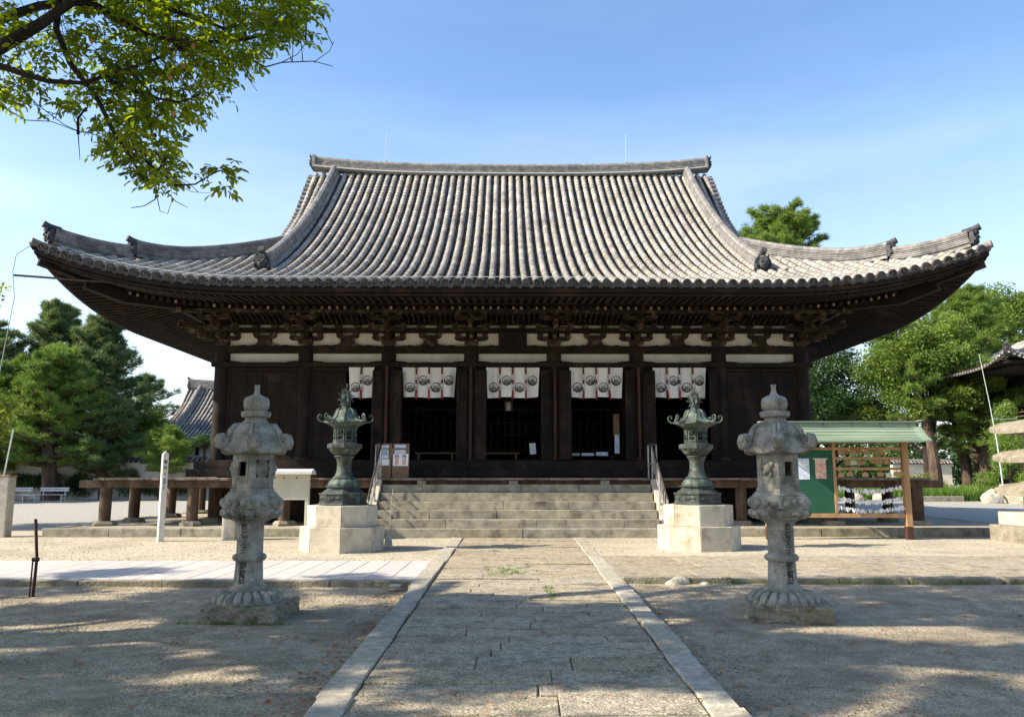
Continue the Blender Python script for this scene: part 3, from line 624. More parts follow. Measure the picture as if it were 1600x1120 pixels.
for s_ in (-1, 1):
    x = LX if s_ < 0 else RX
    for yy in YP[1:5]:
        d = MB(); block(d, x, yy, 5.235, 0.40, 0.185); b_ = d.build('bracket_set', m_brk, hall, bev=0.006)
        for k in range(3):
            zz_ = 5.405 + 0.235 * k; xx = x + s_ * 0.43 * k
            MB().prism([(yy + a, zz_ + b) for a, b in arm(1.0)], xx - 0.055, xx + 0.055, 'x').build('bracket_arm', m_brk, b_, bev=0.004)
            for q in (-1, 0, 1): link('bearing_block', blk_me, b_, loc=(xx, yy + q * 0.4, zz_ + 0.132))
for b in range(7):
    xa, xb = XP[b] + 0.17, XP[b + 1] - 0.17; xm = (XP[b] + XP[b + 1]) / 2
    # plaster panels
    bx('plaster_panel', m_plast, xa, xb, 0.0, 0.05, 4.75, 5.03, bev=0); 
    if b == 3: bx('plaster_panel', m_plast, xa, xm - 0.42, 0.0, 0.05, 5.24, 5.64, bev=0); bx('plaster_panel', m_plast, xm + 0.42, xb, 0.0, 0.05, 5.24, 5.64, bev=0)
    else: bx('plaster_panel', m_plast, xa, xb, 0.0, 0.05, 5.24, 5.64, bev=0)
    bx('plaster_panel', m_plast, xa, xb, 0.0, 0.05, 5.785, 5.88, bev=0)
    bx('upper_board', m_wood, xa, xb, -0.02, 0.05, 5.885, 6.08)
    for e, x in ((1, XP[b]), (-1, XP[b + 1])):   # dark shaped trims in the corners of the panels
        MB().prism([(x + e * 0.2, 4.748), (x + e * 0.62, 4.748), (x + e * 0.52, 4.79), (x + e * 0.40, 4.80), (x + e * 0.2, 4.815)], -0.06, -0.003).build('corner_trim', m_wood, hall)
        MB().prism([(x + e * 0.17, 5.238), (x + e * 0.95, 5.238), (x + e * 0.85, 5.27), (x + e * 0.72, 5.265), (x + e * 0.6, 5.285), (x + e * 0.45, 5.262), (x + e * 0.17, 5.25)], -0.06, -0.003).build('corner_trim', m_wood, hall)
    if b == 3:
        fr = bx('name_tablet', m_wood, xm - 0.41, xm + 0.41, -0.20, -0.1, 5.2, 5.68); bx('tablet_panel', m_wood, xm - 0.33, xm + 0.33, -0.215, -0.203, 5.26, 5.62, fr)
    else:
        s = MB().prism([(xm - 0.5, 5.238), (xm + 0.5, 5.238), (xm + 0.42, 5.275), (xm + 0.27, 5.29), (xm + 0.20, 5.36), (xm + 0.21, 5.46), (xm - 0.21, 5.46), (xm - 0.20, 5.36), (xm - 0.27, 5.29), (xm - 0.42, 5.275)], -0.1, -0.003).build('intermediate_strut', m_brk, hall, bev=0.004)
        MB().prism([(xm + a, 5.46 + b_ * 0.9) for a, b_ in arm(0.66)], -0.09, -0.003).build('strut_arm', m_brk, s, bev=0.003)
        for q in (-1, 1): link('bearing_block', blk_me, s, loc=(xm + q * 0.25, -0.07, 5.553))
    for q in (-0.28, 0.28):
        mb = MB(); block(mb, xm + q, -0.04, 5.78, 0.2, 0.1); mb.build('upper_block', m_brk, hall, bev=0.003)
    # cove slats between wall and purlin
    for k in range(13):
        x = xa + 0.1 + (xb - xa - 0.2) * k / 12
        MB().tube([(x, -0.06, 5.92), (x, -0.35, 6.02), (x, -0.84, 6.13)], 0.022, 4).build('cove_rib', m_brk, hall)
    bx('lintel', m_wood, xa, xb, -0.1, 0.05, 4.50, 4.615)
bx('cove_board', m_wood, LX, RX, -0.84, -0.02, 6.17, 6.2)
# doors
def door_leaf(x0, x1, z0=1.93, z1=4.49, mtx=None, name='door'):
    L = x1 - x0; d = MB().box(0.04, L - 0.04, -0.02, 0.02, z0 + 0.02, z1 - 0.02, mtx).build(name, m_wood, hall)
    e_ = min(0.075, L * 0.14)
    for a, b in ((0, e_), (L - e_, L)): MB().box(a, b, -0.045, 0.045, z0, z1, mtx).build('door_stile', m_wood, d, bev=0.004)
    for zc in (0.0, 0.22, 0.30, 0.55, 0.63, 0.86, 1.0):
        zz_ = z0 + (z1 - z0) * zc; zz_ = min(max(zz_, z0 + 0.04), z1 - 0.04); MB().box(e_ + 0.002, L - e_ - 0.002, -0.042, 0.042, zz_ - 0.035, zz_ + 0.035, mtx).build('door_rail', m_wood, d, bev=0.004)
    if L > 0.6: MB().box(L / 2 - 0.025, L / 2 + 0.025, -0.036, 0.036, z0 + 0.08, z1 - 0.08, mtx).build('door_mullion', m_wood, d)
    return d
def T(x, y_, a=0): return Matrix.Translation((x, y_, 0)) @ Matrix.Rotation(a, 4, 'Z')
for b in (0, 6):
    xa, xb = XP[b] + 0.2, XP[b + 1] - 0.2; xm = (xa + xb) / 2
    door_leaf(0, xm - xa - 0.01, mtx=T(xa, -0.05)); door_leaf(0, xb - xm - 0.01, mtx=T(xm + 0.01, -0.05))
door_leaf(0, 1.02, mtx=T(XP[1] + 0.2, -0.05))
for k in range(2, 7):
    if k <= 6:
        if k != 6 or True: door_leaf(0, 0.27, mtx=T(XP[k] - 0.15, -0.27, PI + rad(28)))
        if k != 6: door_leaf(0, 0.34, mtx=T(XP[k] + 0.15, -0.27, -rad(30)))
    if k <= 5: MB().box(XP[k] - 0.035, XP[k] + 0.035, -0.34, -0.27, 1.93, 4.62).build('door_post', m_woodr, hall, bev=0.004)
for k in range(1, 7): MB().lathe([(0.25, FZ - 0.03), (0.25, FZ + 0.03), (0.22, FZ + 0.07)], 16, (XP[k], 0)).build('pillar_base', m_woodr, hall, smooth=True)
# deck (veranda)
DF = -1.88; DXL, DXR = -11.05, 11.05; DZ = 1.43
deck = bx('veranda_deck', m_wood, DXL + 0.1, DXR - 0.1, DF + 0.15, BK + 1.9, DZ - 0.2, DZ - 0.05)
x = DXL
i = 0
while x < DXR:
    bx('deck_plank', m_woodw, x + 0.004, min(x + 0.30, DXR) - 0.004, DF - 0.06 + random.uniform(-0.012, 0.012), -0.72, DZ - 0.06 + random.uniform(-0.006, 0.006), DZ, deck, 0.006); x += 0.30
yy = -0.72
while yy < BK + 1.5:
    for xa, xb in ((DXL, LX - 0.62), (RX + 0.62, DXR)): bx('deck_plank', m_woodw, xa, xb, yy + 0.004, yy + 0.30 - 0.004, DZ - 0.06, DZ, deck)
    yy += 0.30
bx('deck_edge_beam', m_woodp, DXL - 0.42, DXR + 0.42, DF + 0.08, DF + 0.24, DZ - 0.26, DZ - 0.065, deck)
for x in (DXL + 0.15, DXR - 0.15): bx('deck_edge_beam', m_woodp, x - 0.08, x + 0.08, DF + 0.25, BK + 2, DZ - 0.26, DZ - 0.065, deck)
bx('deck_edge_beam', m_woodp, DXL, DXR, BK + 1.8, BK + 1.96, DZ - 0.26, DZ - 0.065, deck)
def deck_post(x, y_, r=0.15):
    p = MB().lathe([(r, 0.3), (r * 1.02, 0.7), (r, DZ - 0.262)], 10, (x, y_)).build('deck_post', m_woodp, deck, smooth=True)
    mb = MB().lathe([(0.30, 0.17), (0.31, 0.24), (0.24, 0.31)], 9, (x, y_), random.random(), lambda a, k: 1 + 0.15 * math.sin(3 * a + x)); mb.build('foundation_stone', m_lich, p)
for x in [DXL + 0.25] + XP[:3] + XP[5:] + [DXR - 0.25]: deck_post(x, DF + 0.2)
for yy in YP: deck_post(DXL + 0.25, yy); deck_post(DXR - 0.25, yy)
for yy in YP[:5]:
    for x in (LX, RX): deck_post(x, yy, 0.2)
for x in (-2.43, 0, 2.43): bx('short_deck_post', m_kerb, x - 0.12, x + 0.12, DF + 0.02, DF + 0.2, 1.2, DZ - 0.07, deck)
# podium
pod = MB().box(-11.5, 13.2, -3.0, BK + 3.2, 0.0, 0.185).build('stone_podium', m_earth, hall)
for (xa, xb) in ((-11.62, -3.55), (3.5, 13.25)):
    x = xa
    while x < xb - 0.05:
        L = min(random.uniform(1.0, 1.9), xb - x)
        if xb - x - L < 0.4: L = xb - x
        mb = jbox(x + 0.004, x + L - 0.004, -3.08, -2.74, -0.03, 0.2, 0.008, 0.005); mb.build('edging_stone', m_green, pod, bev=0.012); x += L
for xx in (-11.62, 13.0):
    yy = -2.73
    while yy < 17: L = random.uniform(1.2, 1.9); jbox(xx, xx + 0.3, yy + 0.004, yy + L - 0.004, -0.03, 0.2, 0.006).build('edging_stone', m_green, pod, bev=0.012); yy += L

# stairs: six courses of stone blocks
st = thing('stone_staircase', 'broad flight of greenish weathered stone steps up to the temple deck', 'stairs', (0.02, HY0, 0), HR)
SH = 1.255 / 6
for k in range(6):
    y0 = -3.46 + 0.29 * k; xa, xb = -3.55, 3.5
    cuts = [xa]; x = xa + random.uniform(0.6, 2.2)
    while x < xb - 0.7: cuts.append(x); x += random.uniform(1.3, 2.6)
    cuts.append(xb)
    for a, b in zip(cuts[:-1], cuts[1:]):
        mb = jbox(a + 0.003, b - 0.003, y0 + random.uniform(-0.006, 0.006), -1.75, SH * k + (0.003 if k else -0.03), SH * (k + 1), 0.003, 0.003); mb.build('step_block', m_green, st, bev=0.010, seg=2)
for x in (-3.68, 3.63):
    MB().prism([(-3.1, 0.0), (-1.8, 0.0), (-1.8, 1.36), (-1.95, 1.40), (-3.1, 0.42)], x - 0.10, x + 0.10, 'x').build('cheek_stone', m_gran, st, bev=0.012)
def handrail(x, lab):
    h = thing('handrail', lab, 'handrail', (0.02 + x * 1.0, HY0 - 0.0, 0), HR, 'steel handrails beside the steps')
    A = (-3.62, 0.0); B = (-1.55, DZ)
    MB().tube([(0, -3.62, 0.92), (0, -1.72, 2.33), (0, -1.15, 2.33)], 0.026, 8).build('top_rail', m_dsteel, h, smooth=True)
    MB().tube([(0, -3.62, 0.42), (0, -1.72, 1.80), (0, -1.15, 1.80)], 0.018, 8).build('middle_rail', m_steel, h, smooth=True)
    for yy, z0, z1 in ((-3.62, 0.0, 0.92), (-2.65, 0.5, 1.64), (-1.72, 1.2, 2.33), (-1.15, DZ, 2.33)): MB().tube([(0, yy, z0), (0, yy, z1)], 0.024, 8).build('post', m_steel, h, smooth=True)
    for q in range(9):
        yy = -3.45 + q * 0.19; t = (yy + 3.62) / 1.9; MB().tube([(0.0, yy, 0.42 + 1.38 * t), (0.0, yy, 0.92 + 1.41 * t)], 0.010, 6).build('baluster', m_steel, h)
    MB().tube([(0, -1.15, 2.33), (-0.22 if x < 0 else 0.22, -1.15, 2.33), (-0.24 if x < 0 else 0.24, -1.15, 1.45)], 0.022, 8).build('return_rail', m_steel, h, smooth=True)
    return h
handrail(-3.66, 'steel handrail on the left side of the steps, beside the left bronze lantern')
handrail(3.60, 'steel handrail on the right side of the steps, beside the right bronze lantern')

# ---------------------------------------------------------------- curtains
def stroke(pts, w):
    """flat ribbon polygon in (a,b) plane"""
    L = []; Rr = []
    for i, p in enumerate(pts):
        q = pts[min(i + 1, len(pts) - 1)]; o = pts[max(i - 1, 0)]; dx, dy = q[0] - o[0], q[1] - o[1]; l = math.hypot(dx, dy) or 1
        ww = w * math.sin(PI * (0.12 + 0.76 * i / (len(pts) - 1))) / 2
        L.append((p[0] - dy / l * ww, p[1] + dx / l * ww)); Rr.append((p[0] + dy / l * ww, p[1] - dx / l * ww))
    return L, Rr
def crest(mb, cx, cz, r, yf, flip=1):
    def put(pts, w):
        L, Rr = stroke(pts, w); o = len(mb.v)
        for a, b in zip(L, Rr):
            mb.v.append((cx + a[0] * flip, yf(cx + a[0] * flip), cz + a[1])); mb.v.append((cx + b[0] * flip, yf(cx + b[0] * flip), cz + b[1]))
        for i in range(len(L) - 1): mb.f.append((o + 2 * i, o + 2 * i + 1, o + 2 * i + 3, o + 2 * i + 2))
    put([(r * math.cos(a), r * math.sin(a)) for a in np.linspace(rad(20), rad(205), 18)], r * 0.18)
    put([(r * math.cos(a), r * math.sin(a)) for a in np.linspace(rad(190), rad(385), 18)], r * 0.38)
    for k in range(5):
        x = -0.62 + 0.27 * k; put([(x * r, -0.72 * r), (x * r + 0.04 * r, -0.35 * r), ((x + 0.12) * r, (0.05 + 0.12 * math.sin(k * 1.7)) * r)], r * 0.2)
    put([(-0.55 * r, 0.15 * r), (-0.2 * r, 0.32 * r), (0.2 * r, 0.1 * r), (0.45 * r, -0.2 * r)], r * 0.16)
    put([(0.1 * r, 0.5 * r), (0.35 * r, 0.42 * r), (0.55 * r, 0.2 * r)], r * 0.12)
def curtain(cx, panels, lab, x0=None, wdt=1.50):
    n = panels; z1, z0 = 4.60, 3.725; t = thing('door_curtain', lab, 'curtain', (HX, HY0, 0), HR, 'white crested curtains over the hall doors')
    pitch = wdt / n; left = cx - wdt / 2
    ph = random.uniform(0, 6)
    a1, a2, f1 = random.uniform(0.012, 0.03), random.uniform(0.006, 0.014), random.uniform(7, 13)
    yf = lambda x, o=-0.20: o + a1 * math.sin(x * f1 + ph) + a2 * math.sin(x * 29 + ph)
    for k in range(n):
        xa = left + pitch * k + 0.022; xb = left + pitch * (k + 1) - 0.022; V = []; F = []
        for j in range(7):
            z = z1 + (z0 - z1) * j / 6 + 0
            xs0 = xa - (0.05 * (1 - j / 6) if k == 0 else 0); xs1 = xb + (0.05 * (1 - j / 6) if k == n - 1 else 0)
            for i in range(11):
                x = xs0 + (xs1 - xs0) * i / 10; V.append((x, yf(x) - 0.03 * (j / 6) * math.sin(x * 14 + ph + k), z + 0.016 * math.sin(x * 4 + ph + k) * j / 6))
        for j in range(6):
            for i in range(10): a = j * 11 + i; F.append((a, a + 1, a + 12, a + 11))
        p = link('curtain_panel', npmesh('curtain_panel', np.array(V), np.array(F), m_cloth, True), t)
        mb = MB(); crest(mb, (xa + xb) / 2 + 0.01, 4.02 if k % 2 == 0 else 4.22, 0.125, lambda x: yf(x) - 0.035, 1 if k < 2 else -1)
        me = bpy.data.meshes.new('crest'); me.from_pydata(mb.v, [], mb.f); me.materials.append(m_ink); link('crest', me, p)
        if k < n - 1:
            xr = xb + 0.022
            r_ = MB().box(xr - 0.026, xr + 0.026, yf(xr) - 0.045, yf(xr) - 0.038, z0 - 0.0, z1).build('ribbon', m_marn, t)
            for q, (za, zb) in enumerate(((4.30, 4.40), (4.24, 4.29), (4.02, 4.12), (3.94, 4.0))): MB().box(xr - 0.018, xr + 0.02, yf(xr) - 0.049, yf(xr) - 0.046, za, zb).build('ribbon_print', m_paper, r_)
            sl = random.uniform(-0.04, 0.04)
            MB().tube([(xr, yf(xr) - 0.05, z0 + 0.28), (xr + sl, yf(xr) - 0.055, z0 + 0.05), (xr + sl * 0.6, yf(xr) - 0.05, z0 - 0.06)], [0.006, 0.011, 0.018], 6).build('tassel', m_red, r_)
mids = [(XP[b] + XP[b + 1]) / 2 for b in range(7)]
curtain(mids[1] + 0.46, 2, 'short two-panel white curtain with black crests in the half-open left doorway', wdt=0.68)
curtain(mids[2], 4, 'white four-panel crested curtain in the doorway just left of the centre bay')
curtain(mids[3], 4, 'white four-panel crested curtain over the central doorway under the name tablet')
curtain(mids[4], 4, 'white four-panel crested curtain in the doorway just right of the centre bay')
curtain(mids[5], 4, 'white four-panel crested curtain behind the top of the right bronze lantern')

# ---------------------------------------------------------------- stone lanterns
def wrap_text(chars, parent, cx, cy, rfun, ang, ztop, size, step, mat, name='carved_character'):
    for i, ch in enumerate(chars):
        v, f = glyph(ch, size); zc = ztop - step * (i + 0.5); V = []
        for (x, y_, z) in v:
            zz_ = zc + y_; r = rfun(zz_) + 0.003; a = -PI / 2 + ang + x / r * 0.95; V.append((cx + r * math.cos(a), cy + r * math.sin(a), zz_))
        me = bpy.data.meshes.new(name); me.from_pydata(V, [], f); me.materials.append(mat); link(name, me, parent)
def hexpt(a, k, n=6, a0=0.0):
    """radius factor of an n-gon (1 at corners)"""
    q = (a - a0) % (2 * PI / n) - PI / n
    return math.cos(PI / n) / math.cos(q)
def stone_lantern(x, y_, rot, label, flip=1, tang=0.0, base_rot=0.0, bs=(0.88, 1.15), boff=(0, 0)):
    t = thing('stone_lantern', label, 'stone lantern', (x, y_, 0.035), 0, 'tall stone lanterns flanking the path'); t.scale = (0.935, 0.935, 0.965)
    C0 = -PI / 2 + rot          # a corner faces this way
    cor = [C0 + k * PI / 3 for k in range(6)]
    # rough base block
    mb = MB(); n = 9; G_ = []
    Bm = Matrix.Rotation(base_rot, 4, 'Z') @ Matrix.Translation((boff[0], boff[1], 0))
    bm = bmesh.new(); bmesh.ops.create_cube(bm, size=1); bmesh.ops.subdivide_edges(bm, edges=bm.edges, cuts=21, use_grid_fill=True)
    for v in bm.verts:
        p = Vector((v.co.x * bs[0], v.co.y * bs[1], v.co.z * 0.30)); c = v.co.copy(); sd = max(abs(c.x), abs(c.y)) > 0.49
        q = Vector((x * 3, 0, 0)); f = (mnoise.turbulence(p * 7 + q, 3, True) - 0.35) * (0.075 if sd else 0.012) + (mnoise.noise(p * 22 + q)) * (0.02 if sd else 0.006)
        n_ = Vector((c.x if abs(c.x) > 0.49 else 0, c.y if abs(c.y) > 0.49 else 0, c.z if abs(c.z) > 0.49 else 0))
        if n_.length: p -= n_.normalized() * f
        p.z -= 0.13 + 0.02 * mnoise.noise(p * 2.5 + q); v.co = Bm @ p
    me = bpy.data.meshes.new('base_block'); bm.to_mesh(me); bm.free(); me.materials.append(m_lich); link('base_block', me, t)
    # lotus plinth
    pet = lambda a, k: 1
    MB().lathe([(0.385, -0.03), (0.39, 0.02), (0.38, 0.06), (0.35, 0.095), (0.31, 0.125), (0.27, 0.145), (0.245, 0.15)], 108, (0, 0), 0, pet).build('lotus_plinth', m_stone, t, smooth=True)
    for k in range(20):
        a = 2 * PI * k / 20; d = Vector((math.cos(a), math.sin(a), 0))
        MB().tube([d * r_ + Vector((0, 0, z_)) for r_, z_ in ((0.24, 0.145), (0.285, 0.135), (0.335, 0.108), (0.372, 0.07), (0.388, 0.02))], [0.02, 0.036, 0.050, 0.052, 0.036], 8).build('lotus_petal', m_stone, t, smooth=True)
    col = MB().lathe([(0.235, 0.148), (0.24, 0.18), (0.228, 0.205), (0.20, 0.215), (0.176, 0.25), (0.168, 0.40), (0.163, 0.50), (0.185, 0.503), (0.204, 0.525), (0.206, 0.555), (0.185, 0.578), (0.161, 0.582),
                     (0.159, 0.72), (0.159, 0.91), (0.166, 0.935), (0.20, 0.965), (0.25, 0.99), (0.27, 1.0), (0.27, 1.02)], 40).build('column', m_stone, t, smooth=True)
    rf = lambda z: float(np.interp(z, [0.25, 0.40, 0.50, 0.58, 0.72, 0.91, 0.935, 0.965], [0.176, 0.168, 0.163, 0.161, 0.159, 0.159, 0.166, 0.20]))
    wrap_text('聖徳太子', col, 0, 0, rf, tang, 0.945, 0.094, 0.09, m_ink2); wrap_text('御寶前', col, 0, 0, rf, tang, 0.50, 0.105, 0.098, m_ink2)
    pet2 = lambda a, k: 1 + 0.05 * abs(math.sin(4 * (a - C0))) if 0 < k < 4 else 1
    MB().lathe([(0.24, 1.015), (0.29, 1.03), (0.325, 1.06), (0.34, 1.10), (0.335, 1.125)], 96, (0, 0), 0, pet2).build('lotus_bracket', m_stone, t, smooth=True)
    for k in range(12):
        a = C0 + 2 * PI * k / 12; d = Vector((math.cos(a), math.sin(a), 0))
        MB().tube([d * r_ + Vector((0, 0, z_)) for r_, z_ in ((0.24, 1.03), (0.295, 1.045), (0.328, 1.08), (0.332, 1.112))], [0.03, 0.055, 0.062, 0.04], 8).build('lotus_petal', m_stone, t, smooth=True)
    hx_ = lambda a, k: hexpt(a, k, 6, C0)
    md = MB().lathe([(0.40, 1.115), (0.435, 1.125), (0.435, 1.255), (0.40, 1.262), (0.40, 1.285), (0.375, 1.29), (0.36, 1.315), (0.355, 1.32)], 6, (0, 0), C0).build('middle_table', m_stone, t, bev=0.006); md.scale = (0.9, 0.9, 1)
    for k in range(6):
        a = C0 + PI / 6 + k * PI / 3; ap = 0.435 * math.cos(PI / 6); d = Vector((math.cos(a), math.sin(a), 0)); l = Vector((-d.y, d.x, 0))
        mb = MB()
        for q, r in ((-0.12, 0.058), (0, 0.05), (0.12, 0.058)):
            p = d * (ap - 0.012) + l * q; mb.ball((p.x, p.y, 1.19), r, 10, 6)
        for q in (-0.05, 0.05, 0.0): p = d * (ap + 0.022) + l * q * 0.7; mb.ball((p.x, p.y, 1.20 + (0.02 if q == 0 else 0)), 0.022, 6, 4)
        mb.build('carved_relief', m_stone, md, smooth=True)
    # fire box: six panels around a core painted near-black for the inner shade
    fb = MB().lathe([(0.335, 1.318), (0.335, 1.36), (0.30, 1.37)], 6, (0, 0), C0).build('fire_box', m_stone, t, bev=0.004); fb.scale = (0.89, 0.89, 1)
    MB().lathe([(0.30, 1.80), (0.33, 1.83), (0.33, 1.86)], 6, (0, 0), C0).build('fire_box_top', m_stone, fb)
    Rf = 0.315; ap = Rf * math.cos(PI / 6); W = Rf
    for k in range(6):
        a = C0 + PI / 6 + k * PI / 3; Mx = Matrix.Translation((ap * math.cos(a), ap * math.sin(a), 0)) @ Matrix.Rotation(a - PI / 2, 4, 'Z')   # +y outward
        kind = {0: 'win', 1: 'lat', 2: 'rel', 3: 'win', 4: 'lat', 5: 'rel'}[(k if flip > 0 else (5 - k)) if True else 0]
        if flip > 0: kind = {5: 'win', 0: 'lat', 1: 'rel', 2: 'win', 3: 'lat', 4: 'rel'}[k]
        else: kind = {0: 'win', 5: 'rel', 4: 'lat', 3: 'win', 2: 'rel', 1: 'lat'}[k]
        mb = MB(); w2 = W / 2
        for (xa, xb, za, zb, t0) in ((-w2, -w2 + 0.06, 1.37, 1.80, 0), (w2 - 0.06, w2, 1.37, 1.80, 0), (-w2 + 0.06, w2 - 0.06, 1.37, 1.49, -0.008), (-w2 + 0.06, w2 - 0.06, 1.70, 1.80, -0.008)): mb.box(xa, xb, -0.05, t0, za, zb, Mx)
        if kind == 'win':
            for (xa, xb, za, zb) in ((-0.095, -0.06, 1.49, 1.70), (0.06, 0.095, 1.49, 1.70), (-0.06, 0.06, 1.49, 1.51), (-0.06, 0.06, 1.68, 1.70)): mb.box(xa, xb, -0.04, 0.006, za, zb, Mx)
        elif kind == 'lat':
            for q in range(-3, 4):
                for s_ in (-1, 1):
                    z0_, z1_ = 1.495, 1.695; xa = q * 0.042 - s_ * 0.1; xb = q * 0.042 + s_ * 0.1
                    pts = []
                    for tt in np.linspace(0, 1, 9):
                        xx = xa + (xb - xa) * tt
                        if abs(xx) <= 0.098: pts.append((xx, -0.018, z0_ + (z1_ - z0_) * tt))
                    if len(pts) >= 2: mb.tube([Mx @ Vector(p) for p in pts], 0.011, 4)
            MB().box(-0.0975, 0.0975, -0.062, -0.052, 1.49, 1.70, Mx).build('lattice_shade_backing', m_black, fb)  # black sheet paints in the shade behind the lattice bars
        else:
            mb.box(-0.0975, 0.0975, -0.04, -0.015, 1.49, 1.70, Mx)
            for (cx, cz, r, sx, sz) in ((0.0, 1.60, 0.055, 1.2, 1.0), (-0.06, 1.65, 0.035, 1, 1), (0.05, 1.55, 0.035, 1.1, 0.9), (-0.04, 1.53, 0.022, 0.8, 1.8), (0.06, 1.63, 0.025, 1, 1.4)):
                c = Mx @ Vector((cx, 0.0, cz)); mb.ball(c, r, 8, 5, (1, 1, sz))
        for zc in (1.43, 1.745):
            for q in (-0.05, 0.05): mb.box(q - 0.035, q + 0.035, -0.02, -0.003, zc - 0.02, zc + 0.02, Mx)
        mb.build({'win': 'window_panel', 'lat': 'lattice_panel', 'rel': 'relief_panel'}[kind], m_stone, fb)
    mb = MB().lathe([(0.12, 1.36), (0.12, 1.81)], 10); mb.build('shade_core', m_black, fb)  # near-black core paints in the darkness inside the fire box
    # roof cap
    n = 72; V = []; F = []
    prof = [(0.15, 2.145, 0), (0.21, 2.14, 0), (0.28, 2.115, 0), (0.335, 2.06, 0), (0.365, 1.99, 0.05), (0.385, 1.93, 0.2), (0.42, 1.875, 0.55), (0.48, 1.85, 1.0), (0.485, 1.80, 1.0), (0.40, 1.775, 0.7), (0.30, 1.77, 0.2)]
    for (r, z, hf) in prof:
        for i in range(n):
            a = 2 * PI * i / n; q = (a - C0) % (PI / 3) - PI / 6; cw = (abs(q) / (PI / 6)) ** 2.2
            V.append(((r * (1 - hf * 0.16 * (1 - cw))) * math.cos(a), (r * (1 - hf * 0.16 * (1 - cw))) * math.sin(a), z + hf * 0.035 * cw - hf * 0.02 * (1 - cw)))
    for k in range(len(prof) - 1):
        for i in range(n): j = (i + 1) % n; F.append((k * n + i, k * n + j, (k + 1) * n + j, (k + 1) * n + i))
    mb = MB(); mb.add(V, F + [tuple(range(n))[::-1]]); cap = mb.build('lantern_roof', m_stone, t, smooth=True); cap.scale = (0.94, 0.94, 1)
    for a in cor:
        d = Vector((math.cos(a), math.sin(a), 0)); rz = [(0.2, 2.13), (0.29, 2.12), (0.355, 2.05), (0.385, 1.97), (0.42, 1.90), (0.455, 1.865), (0.495, 1.88), (0.515, 1.93), (0.50, 1.975), (0.462, 1.985), (0.44, 1.955), (0.46, 1.93)]
        for off_ in (-0.026, 0.026):
            l = Vector((-d.y, d.x, 0)) * off_
            MB().tube([d * r + l + Vector((0, 0, z)) for r, z in rz], [0.022, 0.026, 0.028, 0.03, 0.036, 0.048, 0.055, 0.052, 0.046, 0.04, 0.034, 0.03], 8).build('roof_scroll', m_stone, cap, smooth=True)
    pet3 = lambda a, k: 1 + (0.05 * abs(math.sin(5 * a)) if k in (1, 2, 3) else 0)
    MB().lathe([(0.155, 2.14), (0.165, 2.165), (0.145, 2.18), (0.13, 2.20), (0.135, 2.215)], 24).build('finial_neck', m_stone, t, smooth=True)
    MB().lathe([(0.13, 2.215), (0.165, 2.23), (0.178, 2.26), (0.172, 2.295), (0.14, 2.305)], 60, (0, 0), 0, pet3).build('finial_lotus', m_stone, t, smooth=True)
    MB().lathe([(0.12, 2.30), (0.15, 2.33), (0.162, 2.38), (0.16, 2.43), (0.142, 2.465), (0.10, 2.485), (0.055, 2.50), (0.035, 2.53), (0.028, 2.58), (0.034, 2.625), (0.036, 2.63), (0.0, 2.632)], 32, caps=False).build('finial_jewel', m_stone, t, smooth=True)
    return t
stone_lantern(-3.11, 9.52, rad(15), 'tall grey stone lantern standing on a rough block left of the path', 1, rad(-10), rad(-3), (0.90, 0.95), (0.02, 0.09))
stone_lantern(3.09, 9.52, rad(-15), 'tall grey stone lantern standing on a rough block right of the path', -1, rad(16), rad(-14), (0.96, 0.90), (0.05, 0.08))

